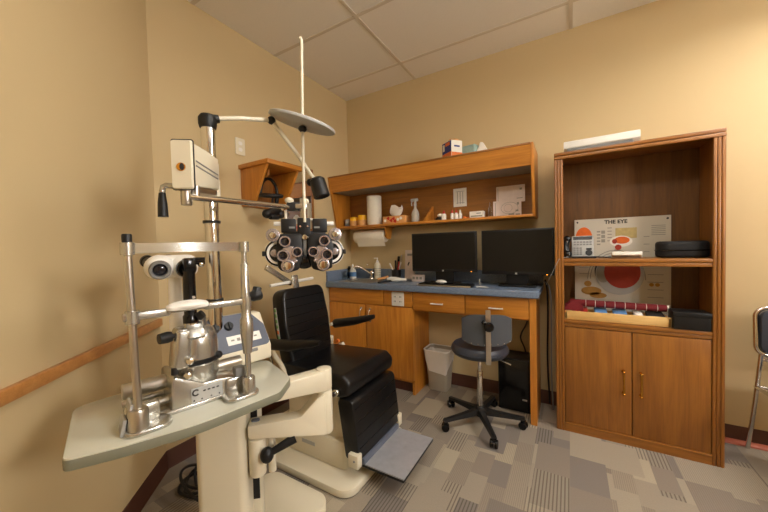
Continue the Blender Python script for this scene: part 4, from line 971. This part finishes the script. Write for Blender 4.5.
# chart projector on the pole
P0 = V((-1.008, .517, 0)); P1 = V((-1.184, .727, 0)); dd = (P1-P0).normalized()
pz = math.atan2(dd.y, dd.x)-PI/2
t = thing('chart_projector', 'boxy cream chart projector clamped to the chrome pole', 'projector', (P0.x, P0.y, 1.40), pz)
b = MB()
def fr(y, w, z0, z1): return [(x, y, z) for x, z in rpoly([(-w*.42, z0), (w*.5, z0+.002), (w*.5, z1), (-w*.42, z1)], .006, 3)]
b.loft([fr(0.003, .062, 1.445, 1.582), fr(.12, .062, 1.462, 1.59), fr(.225, .058, 1.475, 1.594), fr(.235, .05, 1.485, 1.586)]); bm2 = b; bm2.bm.transform(Matrix.Translation((P0.x, P0.y, 0)) @ rotm(0, 0, pz)); bd = build('body', bm2, 'cream', t)
TP = Matrix.Translation((P0.x, P0.y, 0)) @ rotm(0, 0, pz)
b = MB(); b.loft([fr(-.012, .058, 1.440, 1.582), fr(-.002, .064, 1.437, 1.586)]); b.bm.transform(TP); k = build('front_panel', b, 'cream', t)
b = MB(); b.loft([fr(-.002, .068, 1.435, 1.589), fr(.004, .068, 1.435, 1.589)]); b.bm.transform(TP); build('gasket', b, 'black_plastic', t)
b = MB(); b.lathe([(.0, 0), (.0125, 0), (.0125, .002), (0, .002)], (.002, -.0125, 1.503), (0, -1, 0)); b.bm.transform(TP); lz = build('lens_port', b, 'brass', k)
b = MB(); b.lathe([(0, 0), (.0105, 0), (.0105, .001), (0, .001)], (.005, -.0145, 1.503), (0, -1, 0), scale=(.6, 1, 1)); b.bm.transform(TP); build('lens', b, 'ink', lz)
b = MB()
for z in (1.515, 1.53): b.box((.0315, .115, z), (.002, .19, .004))
b.bm.transform(TP); build('side_groove', b, 'grey', bd)
b = MB(); b.cyl((0.0, .018, 1.392), (0.0, .018, 1.45), .0155, seg=20, bev=.003); b.cyl((.024, .03, 1.42), (.024, .03, 1.455), .011); b.box((.006, .125, 1.455), (.034, .2, .02), rotm(.1, 0, 0), .005); b.bm.transform(TP); build('swivel', b, 'silver', t)
b = MB(); b.lathe([(.0245, 0), (.034, 0), (.034, .08), (.0245, .08)], (*PXY, 1.44)); b.bx(PXY[0]+.0, PXY[0]+.05, PXY[1]-.05, PXY[1]-.02, 1.455, 1.50, .005); build('pole_clamp', b, 'cream', t)
b = MB(); b.tube([(0, .016, 1.44), (-.03, .012, 1.45), (-.058, .008, 1.452), (-.062, .007, 1.43)], .0085, 10, smooth=1); b.bm.transform(TP); build('handle_arm', b, 'silver_paint', t)
b = MB(); b.lathe([(0, 0), (.014, 0), (.0125, .04), (.009, .072), (0, .075)], (-.062, .007, 1.356)); b.bm.transform(TP); build('handle', b, 'black_plastic', t)

# ------------------------------------------------------------------ phoropter
F0 = V((-1.016, 1.027, 1.265))
t = thing('phoropter', 'black phoropter with silver lens dials hanging over the patient chair', 'phoropter', tuple(F0), math.radians(45))
S = .000760
def q(cx, cy): return ((cx-258)*S, (288-cy)*S)
def dial(b, cx, cy, r, y0, y1, n=28):
    x, z = q(cx, cy); b.cyl((x, y0, z), (x, y1, z), r*S, seg=n, bev=.0025)
def lens_ring(name, cx, cy, r, y, par):
    x, z = q(cx, cy); R_ = r*S
    b = MB(); b.lathe([(R_*.62, 0), (R_*.98, 0), (R_, .004), (R_, .016), (R_*.9, .021), (R_*.72, .021), (R_*.62, .012)], (x, y, z), (0, -1, 0), 30); k = build(name, b, 'lilac', par, True)
    b = MB(); b.lathe([(0, .004), (R_*.63, .004), (R_*.63, .008), (R_*.3, .010), (0, .0105)], (x, y, z), (0, -1, 0), 24); build('lens', b, 'lens', k, True)
for s_ in (-1, 1):
    mx = lambda cx: 258+s_*(258-cx)*-1 if False else (cx if s_ < 0 else 516-cx)
    b = MB(); pts = [q(mx(a), c) for a, c in ((116, 222), (240, 222), (246, 330), (222, 428), (160, 446), (106, 424), (96, 300))]
    if s_ > 0: pts = pts[::-1]
    b.prism(rpoly(pts, [.02, .01, .02, .02, .03, .03, .03], 5), -.03, .03, XZ, .006); bd = build('battery_housing', b, 'black_plastic', t, True)
    b = MB(); dial(b, mx(112), 330, 76, -.012, .012, 40); dk = build('sphere_dial', b, 'black_gloss', t, True)
    b = MB(); x, z = q(mx(112), 330)
    b.lathe([(.04, 0), (.05, 0), (.05, .003), (.04, .003)], (x, -.012, z), (0, -1, 0), 40); b.ring((x, 0, z), 77*S, .0035, (0, 1, 0), 44, 8); build('scale_ring', b, 'white', dk, True)
    b = MB(); dial(b, mx(88), 330, 22, -.022, -.01); build('dial_hub', b, 'lilac', dk, True)
    b = MB(); dial(b, mx(84), 229, 38, -.03, .0); x, z = q(mx(84), 229); kk = build('axis_knob', b, 'lilac', t, True)
    b = MB(); b.lathe([(0, 0), (.017, 0), (.013, .007), (.004, .009), (0, .009)], (x, -.03, z), (0, -1, 0)); build('knob_cap', b, 'chrome', kk, True)
    b = MB(); pts = [q(mx(a), c) for a, c in ((135, 300), (190, 290), (215, 345), (190, 420), (150, 420), (125, 370))]
    if s_ > 0: pts = pts[::-1]
    b.prism(rpoly(pts, .012, 4), -.038, -.028, XZ, .003); build('cover_plate', b, 'lilac', bd, True)
    lens_ring('lens_aperture', mx(149), 266, 33, -.03, t); lens_ring('lens_aperture', mx(137), 345, 34, -.036, t); lens_ring('lens_aperture', mx(214), 327, 31, -.036, t)
    b = MB(); dial(b, mx(160), 402, 36, -.055, -.03); x, z = q(mx(160), 402); kk = build('cylinder_knob', b, 'lilac', t, True)
    b = MB(); b.lathe([(0, 0), (.02, 0), (.016, .006), (0, .008)], (x, -.055, z), (0, -1, 0)); build('knob_cap', b, 'chrome', kk, True)
    b = MB(); x, z = q(mx(170), 175); b.box((x, 0, z), (84*S, .04, 80*S), None, .005); kk = build('top_box', b, 'black_plastic', t, True)
    b = MB(); x, z = q(mx(188), 186); b.box((x, -.0205, z), (.024, .002, .008)); build('scale_window', b, 'grey', kk, True)
    b = MB(); x, z = q(mx(115), 163); b.cyl((x-.02, -.005, z), (x+.02, -.005, z), .0095, seg=14, bev=.002); build('level_knob', b, 'white', t, True)
    b = MB(); dial(b, mx(205), 378, 9, -.04, -.03); build('lock_screw', b, 'lilac', t, True)
    x, z = q(mx(28), 332); b = MB(); b.box((x, 0, z), (.012, .02, .022), None, .003); build('side_stud', b, 'black_plastic', t, True)
b = MB(); x, z = q(255, 190); b.box((x, .0, z), (.056, .045, .09), None, .006); x, z = q(258, 240); b.box((x, 0, z), (.18, .03, .05), None, .004); x, z = q(258, 300); b.box((x, .006, z), (.10, .026, .12), None, .01); build('center_carriage', b, 'black_plastic', t, True)
b = MB(); x, z = q(258, 243); b.lathe([(0, 0), (.014, 0), (.011, .012), (0, .014)], (x, -.015, z), (0, -1, 0)); b.cyl((x-.02, -.018, z), (x+.02, -.018, z), .005)
build('spread_knob', b, 'chrome', t, True)
for cx in (234, 276):
    xx, zz = q(cx, 180); b = MB(); b.lathe([(0, 0), (.006, 0), (.004, .005), (0, .005)], (xx, -.0225, zz), (0, -1, 0), 12); build('carriage_screw', b, 'chrome', t, True)
b = MB(); b.box((*q(258, 300)[:1], -.01, q(258, 300)[1]), (.016, .012, .07), None, .003); build('nose_bridge', b, 'grey', t, True)
b = MB(); x, z = q(250, 382); b.sph((x, .0, z), .046, (1, .45, .75)); build('forehead_rest', b, 'black_gloss', t, True)
b = MB(); x, z = q(325, 140); b.box((x, -.0, z), (.065, .03, .009), None, .003); build('name_bar', b, 'white', t, True)
# hanger, reading rod with round card
b = MB(); x, z = q(250, 135); b.cyl((x, 0, z-.02), (x, 0, z+.09), .011, seg=16); b.box((x-.005, 0, z+.055), (.05, .03, .022), None, .004); build('hanger', b, 'silver', t, True)
b = MB(); rx = q(260, 0)[0]; b.tube([(rx, -.022, .10), (rx+.004, -.022, .5), (rx+.012, -.022, .885), (rx+.009, -.022, .895), (rx+.003, -.022, .89)], .0065, 10); rd = build('reading_rod', b, 'cream', t, True)
b = MB(); b.sph((rx+.004, -.022, .505), .018, (1, 1, .8)); build('card_clip', b, 'black_plastic', rd, True)
b = MB(); b.lathe([(0, 0), (.135, 0), (.143, .004), (.143, .012), (.138, .016), (0, .016)], (rx+.004, -.02, .522), (.25, -.19, 1), 44); build('card_disc', b, 'pale_grey', rd, True)
# support arm back to the projector swivel
A0 = V((-1.005, .53, 1.418)); A1 = V((-1.06, .99, 1.433))
b = MB(); b.cyl(A0, A1, .0105, seg=18); build('support_arm', b, 'chrome', t)
b = MB(); b.box(V((-1.05, .998, 1.436)), (.055, .03, .036), rotm(0, 0, math.radians(50)), .004); k = build('arm_clamp', b, 'black_plastic', t)
b = MB(); b.sph((-1.06, .985, 1.462), .02, (1, 1, .75)); b.sph((-1.005, 1.03, 1.458), .014); build('clamp_knob', b, 'cream', k)
b = MB(); b.cyl((-1.045, 1.0, 1.436), (-1.01, 1.03, 1.436), .01); build('arm_tip', b, 'silver', k)
b = MB(); b.tube([(-1.075, .975, 1.42), (-1.076, .976, 1.36)], .006, 8); build('tether', b, 'cream', t)

# ------------------------------------------------------------------ slit lamp on the table
LZ = math.atan2(.97, .246); L0 = V((-.892, .477, TZ+.0005))
t = thing('slit_lamp', 'silver slit lamp microscope with headrest frame on the grey table', 'slit lamp', tuple(L0), LZ)
def z_(z): return z-TZ
b = MB()
for s_ in (-1, 1):
    b.prism(rrect(.10, .075, .028, 6, s_*.125-.01*s_, .012), .0, .012, None, .004); b.bx(s_*.12-.04, s_*.12+.035, .03, .06, .0, .055, .008)
b.bx(-.15, .15, .035, .10, .0, .012, .003)
build('base_bracket', b, 'silver_paint', t, True)
b = MB(); b.box((-.152, .03, .04), (.006, .06, .07), rotm(0, .12, 0), .002); b.box((-.205+.04, .03, .02), (.008, .05, .04), rotm(0, .2, 0), .002); build('side_guard', b, 'pale_grey', t, True)
b = MB(); b.lathe([(0, 0), (.006, 0), (.008, .004), (.006, .012), (0, .012)], (-.145, .008, .035), (-1, 0, 0), 12); build('lock_knob', b, 'black_plastic', t, True)
# rails (axle) and base block
b = MB()
for y, z, r in ((.13, .068, .021), (.085, .03, .009), (.15, .028, .009)): b.cyl((-.155, y, z), (.16, y, z), r, seg=20, bev=.002)
build('slide_rail', b, 'silver', t, True)
b = MB()
b.prism(rpoly([(-.06, 0.0), (.115, 0.0), (.115, .055), (.06, .062), (.02, .062), (-.055, .105)], [.004, .006, .01, .01, .02, .01], 4), .04, .185, XZ, .005); bb = build('base_block', b, 'silver_paint', t, True)
b = MB(); b.box((.03, .0385, .034), (.082, .003, .04)); pl = build('label_plate', b, 'pale_grey', bb, True)
b = MB(); b.tube([(.0+.008*math.cos(a), .0366, .042+.008*math.sin(a)) for a in [math.radians(40+i*28) for i in range(11)]], .0022, 6)
for i in range(4): b.box((.022+i*.012, .0366, .042), (.007, .001, .004))
for x in (-.005, .015, .04, .062): b.lathe([(0, 0), (.0024, 0), (0, .001)], (x, .037, .02), (0, -1, 0), 8)
build('logo_print', b, 'ink', pl, True)
b = MB(); b.bx(-.055, .125, .042, .18, .0005, .006); build('rubber_foot', b, 'black_plastic', bb, True)
# rotary body
b = MB(); b.lathe([(0, .06), (.05, .062), (.057, .075), (.058, .112), (.054, .116), (.054, .126), (.058, .13), (.058, .17), (.056, .19), (.046, .212), (.031, .222), (.027, .246), (.022, .25), (0, .25)], (.024, .105, 0), (0, 0, 1), 36); bd = build('rotary_body', b, 'silver_paint', t, True)
b = MB(); b.lathe([(.053, .115), (.0575, .116), (.0575, .127), (.053, .128)], (.024, .105, 0), (0, 0, 1), 36); build('dark_band', b, 'black_plastic', bd, True)
b = MB(); b.box((-.025, .075, .17), (.045, .06, .12), rotm(0, .12, 0), .014, 3); b.box((.01, .062, .215), (.05, .03, .05), rotm(-.5, 0, 0), .008); build('prism_arm', b, 'silver_paint', bd, True)
b = MB()
for x, z in ((-.012, .095), (-.005, .135)): b.lathe([(0, 0), (.011, 0), (.010, .022), (.006, .026), (0, .026)], (x, .052, z), (-.35, -.9, .1), 16)
build('adjusting_lever', b, 'chrome', bd, True)
for f in (lambda b: b.lathe([(0, 0), (.006, 0), (.006, .018), (.014, .02), (.016, .03), (.014, .05), (0, .052)], (-.03, .065, .212), (-1, -.25, 0), 18),
          lambda b: b.lathe([(0, 0), (.01, 0), (.009, .018), (0, .018)], (-.045, .055, .105), (0, 0, 1), 14),
          lambda b: b.sph((.075, .075, .125), .012),
          lambda b: b.lathe([(0, 0), (.013, 0), (.012, .016), (0, .017)], (.02, .06, .255), (.5, -.3, .4), 14)):
    b = MB(); f(b); build('focus_knob', b, 'black_plastic', t, True)
# illumination tower
b = MB(); b.lathe([(0, .24), (.02, .24), (.02, .26), (.0165, .265), (.0165, .385), (.019, .39), (.019, .405), (0, .407)], (.004, .075, 0), (0, 0, 1), 22); b.box((.004, .07, .41), (.034, .03, .04), None, .008); b.lathe([(0, 0), (.011, 0), (.011, .03), (0, .03)], (.016, .07, .42), (1, -.3, 0), 14); k = build('lamp_tower', b, 'black_gloss', t, True)
b = MB(); b.sph((.034, .062, .41), .009); b.box((.01, .058, .315), (.008, .004, .008)); b.lathe([(0, 0), (.02, 0), (.02, .004), (0, .004)], (.004, .075, .236), (0, 0, 1)); build('lamp_screw', b, 'chrome', k, True)
# microscope: pillar, head, twin tubes facing the patient
b = MB(); b.cyl((-.016, .15, .06), (-.016, .15, .38), .016, seg=18); b.cyl((-.016, .15, .18), (-.016, .15, .385), .021, .017); build('microscope_pillar', b, 'white', t, True)
b = MB()
b.box((-.018, .15, .405), (.125, .08, .068), None, .026, 4); b.box((-.018, .215, .41), (.10, .08, .05), None, .015, 3); b.sph((-.058, .122, .405), .038, (1, 1, .95)); b.sph((.0, .118, .402), .036, (1, 1, .95))
k = build('microscope_head', b, 'white', t, True)
for x, y, mm in ((-.062, .083, 'silver'), (.001, .078, 'black_gloss')):
    b = MB(); b.lathe([(0, 0), (.026, 0), (.027, .012), (.024, .02), (.019, .02), (.017, .008), (0, .008)], (x, y+.012, .40), (-.15, -1, -.1), 24); e = build('objective', b, 'black_gloss' if mm == 'black_gloss' else 'grey', k, True)
    b = MB(); b.lathe([(0, .009), (.017, .009), (.010, .013), (0, .014)], (x, y+.012, .40), (-.15, -1, -.1), 20); build('lens', b, 'lens', e, True)
for x in (-.058, .002):
    b = MB(); b.lathe([(0, 0), (.017, 0), (.017, .05), (.021, .055), (.021, .075), (.012, .078), (0, .076)], (x, .245, .412), (0, 1, .1), 20); build('eyepiece', b, 'black_plastic', k, True)
# joystick on the far (operator) side
b = MB(); b.lathe([(0, 0), (.012, 0), (.008, .02), (.007, .05), (.012, .06), (.011, .09), (0, .095)], (.03, .165, .055), (0, .15, 1), 16); build('joystick', b, 'black_plastic', t, True)
# headrest frame
for s_ in (-1, 1):
    b = MB()
    x = s_*.1355
    if s_ < 0: b.lathe([(0, 0), (.021, 0), (.021, .055), (.019, .06), (0, .06)], (x, 0, .002)); b.cyl((x, 0, .05), (x-.006, 0, .475), .0085, seg=16)
    else:
        b.lathe([(0, 0), (.019, 0), (.019, .05), (.017, .056), (0, .056)], (x, 0, .002)); b.cyl((x, 0, .05), (x, 0, .18), .0085, seg=16)
        b.lathe([(.008, .13), (.013, .132), (.019, .20), (.019, .235), (.014, .245), (.014, .28), (.008, .282)], (x, 0, 0)); b.lathe([(.008, .285), (.013, .286), (.011, .405), (.008, .41)], (x, 0, 0)); b.cyl((x, 0, .27), (x, 0, .46), .0075, seg=14)
    build('headrest_post', b, 'silver' if s_ < 0 else 'silver_paint', t, True)
b = MB(); b.lathe([(0, .474), (.0105, .474), (.0105, .492), (.009, .495), (0, .495)], (-.1415, 0, 0)); build('post_cap', b, 'black_plastic', t, True)
def bar(pts, y0s, h_, th):
    b = MB(); secs = []
    for (x, z), y in zip(pts, y0s): secs.append([(x, y-th/2, z-h_/2), (x, y+th/2, z-h_/2), (x, y+th/2, z+h_/2), (x, y-th/2, z+h_/2)])
    b.loft(secs); return b
n = 12
b = bar([(-.148+.292*i/n, .459+.002*math.sin(PI*i/n)) for i in range(n+1)], [.012+.035*math.sin(PI*i/n)-.012 for i in range(n+1)], .026, .012); b.cyl((-.1415, 0, .444), (-.1415, 0, .474), .0145); b.cyl((.136, 0, .444), (.136, 0, .474), .0145); build('forehead_band', b, 'silver_paint', t, True)
b = MB(); b.bx(-.158, -.06, -.009, .009, .282, .302, .004); b.bx(.02, .148, -.009, .009, .284, .302, .004); b.cyl((-.1385, 0, .274), (-.1385, 0, .306), .015); b.cyl((.136, 0, .27), (.136, 0, .305), .016); b.bx(-.07, .03, -.012, .015, .288, .30, .004); build('chin_bar', b, 'silver_paint', t, True)
b = MB(); b.sph((-.02, -.004, .304), .05, (1.02, .55, .26)); b.prism(rrect(.10, .045, .02, 5, -.02, -.004), .295, .306, None, .003); build('chin_rest', b, 'white', t, True)
b = MB(); b.lathe([(0, 0), (.008, 0), (.016, .008), (.02, .03), (.018, .035), (0, .035)], (.15, .005, .30), (1, .1, .25), 16); b.box((.172, .008, .312), (.02, .03, .04), rotm(0, .3, 0), .005); build('height_knob', b, 'black_plastic', t, True)
b = MB(); b.bx(.105, .135, .02, .05, .055, .085, .004); build('post_clamp', b, 'grey', t, True)
b = MB(); b.cyl((.14, 0, .135), (.165, -.004, .137), .005); build('clamp_screw', b, 'grey', t, True)

# ------------------------------------------------------------------ on the left wall
t = thing('wall_bracket', 'oak bracket shelf fixed to the left wall', 'wall bracket', (XL+.15, 1.565, 1.56))
b = MB(); b.bx(XL+.002, -1.70, 1.405, 1.725, 1.822, 1.852, .003); build('top_board', b, 'oaky', t)
for y in (1.42, 1.69):
    b = MB(); b.prism([(XL+.002, 1.56), (XL+.002, 1.822), (-1.73, 1.822), (XL+.13, 1.56)], y, y+.02, XZ, .002); build('side_bracket', b, 'oakz', t)
b = MB(); b.bx(XL+.002, XL+.016, 1.44, 1.69, 1.56, 1.822); build('back_board', b, 'doak_z', t)
b = MB(); b.cyl((-1.84, 1.525, 1.822), (-1.84, 1.525, 1.778), .007); b.cyl((-1.84, 1.50, 1.750), (-1.84, 1.55, 1.750), .006); b.cyl((-1.84, 1.502, 1.752), (-1.84, 1.525, 1.80), .004); build('peg', b, 'oaky', t)
t = thing('headset_ophthalmoscope', 'black headband ophthalmoscope hanging from the oak wall bracket', 'headset', (-1.85, 1.535, 1.5))
HS = Matrix.Translation((-1.84, 1.525, 0))
b = MB(); R = rotm(.1, .15, 0); b.ring((0, 0, 0), .092, .015, (0, 0, 1), 30, 8, 1.0, .82); b.bm.transform(Matrix.Translation((-1.84, 1.525, 1.635)) @ R); build('headband', b, 'black_plastic', t)
b = MB(); b.tube([(0, -.075, 1.64), (0, -.06, 1.72), (0, 0, 1.765), (0, .06, 1.72), (0, .075, 1.64)], .011, 8, smooth=2); b.bm.transform(HS); build('crown_strap', b, 'black_gloss', t)
b = MB(); b.box((.055, -.02, 1.515), (.06, .12, .045), rotm(.2, 0, .1), .014, 3); b.sph((.06, .04, 1.50), .032); b.sph((.06, -.075, 1.495), .032); b.cyl((.06, 0, 1.53), (.085, 0, 1.64), .014); b.cyl((.05, -.03, 1.53), (.08, -.03, 1.63), .009); b.box((.065, -.02, 1.475), (.04, .07, .035), None, .008); b.bm.transform(HS); build('eyepiece_block', b, 'black_plastic', t)
t = thing('wall_mirror', 'framed mirror on the left wall beyond the oak bracket', 'mirror', (XL, 1.97, 1.3))
MY0, MY1, MZ0, MZ1 = 1.80, 2.14, 1.33, 1.96
b = MB()
for a in ((MY0, MY0+.02, MZ0, MZ1), (MY1-.02, MY1, MZ0, MZ1), (MY0, MY1, MZ0, MZ0+.02), (MY0, MY1, MZ1-.02, MZ1)): b.bx(XL+.001, XL+.022, *a, .003)
build('frame', b, 'doak_z', t)
b = MB(); b.bx(XL+.004, XL+.012, MY0+.018, MY1-.018, MZ0+.018, MZ1-.018); build('mirror_glass', b, 'mirror', t)
LW = Matrix(((0, 0, 1, 0), (1, 0, 0, 0), (0, 1, 0, 0), (0, 0, 0, 1)))
t = thing('switch_plate', 'cream switch plate high on the left wall', 'switch plate', (XL, 1.42, 1.985))
b = MB(); b.prism(rrect(.075, .118, .008), .0005, .007, None, .002); b.bm.transform(Matrix.Translation((XL, 1.425, 1.985)) @ LW); k = build('cover_plate', b, 'cream', t)
b = MB(); b.prism(rrect(.03, .026, .011, 4, 0, .022), .006, .009); b.prism(rrect(.03, .026, .011, 4, 0, -.022), .006, .009); b.bm.transform(Matrix.Translation((XL, 1.425, 1.985)) @ LW); build('socket_face', b, 'white', k)
t = thing('outlet_plate', 'white plate on the left wall partly behind the projector', 'outlet', (XL, 1.22, 1.78))
b = MB(); b.prism(rrect(.08, .12, .008), .0005, .03, None, .004); b.bm.transform(Matrix.Translation((XL, 1.205, 1.765)) @ LW); build('cover_plate', b, 'white', t)
# cable heap on the floor by the corner
def heap(c, n, r, seed, label):
    rn = random.Random(seed); pts = []
    for i in range(n):
        a = i*.55; rr = r*(.55+.45*rn.random()); pts.append((c[0]+rr*math.cos(a), c[1]+rr*.9*math.sin(a)+i*.002, .012+.05*rn.random()*(i/n)))
    cable('floor_cable', pts, .007, 'cable', label, 2)
heap((-1.70, .87), 46, .12, 3, 'black cable coiled on the carpet behind the stand')
cable('floor_cable', [(-1.66, 1.0, .012), (-1.80, .92, .08), (-1.74, .80, .12), (-1.58, .78, .07), (-1.48, .84, .012), (-1.38, .84, .012)], .007, 'cable', 'loose black cable loop arching over the coil behind the stand')

# ------------------------------------------------------------------ world and view
w = bpy.data.worlds.new('world'); bpy.context.scene.world = w; w.use_nodes = True
bg = w.node_tree.nodes['Background']; bg.inputs[0].default_value = (1, .9, .75, 1); bg.inputs[1].default_value = .15
sc = bpy.context.scene
sc.view_settings.view_transform = 'Standard'; sc.view_settings.look = 'None'; sc.view_settings.gamma = 1; sc.view_settings.use_curve_mapping = False
sc.view_settings.exposure = .08
sc.cycles.max_bounces = 8
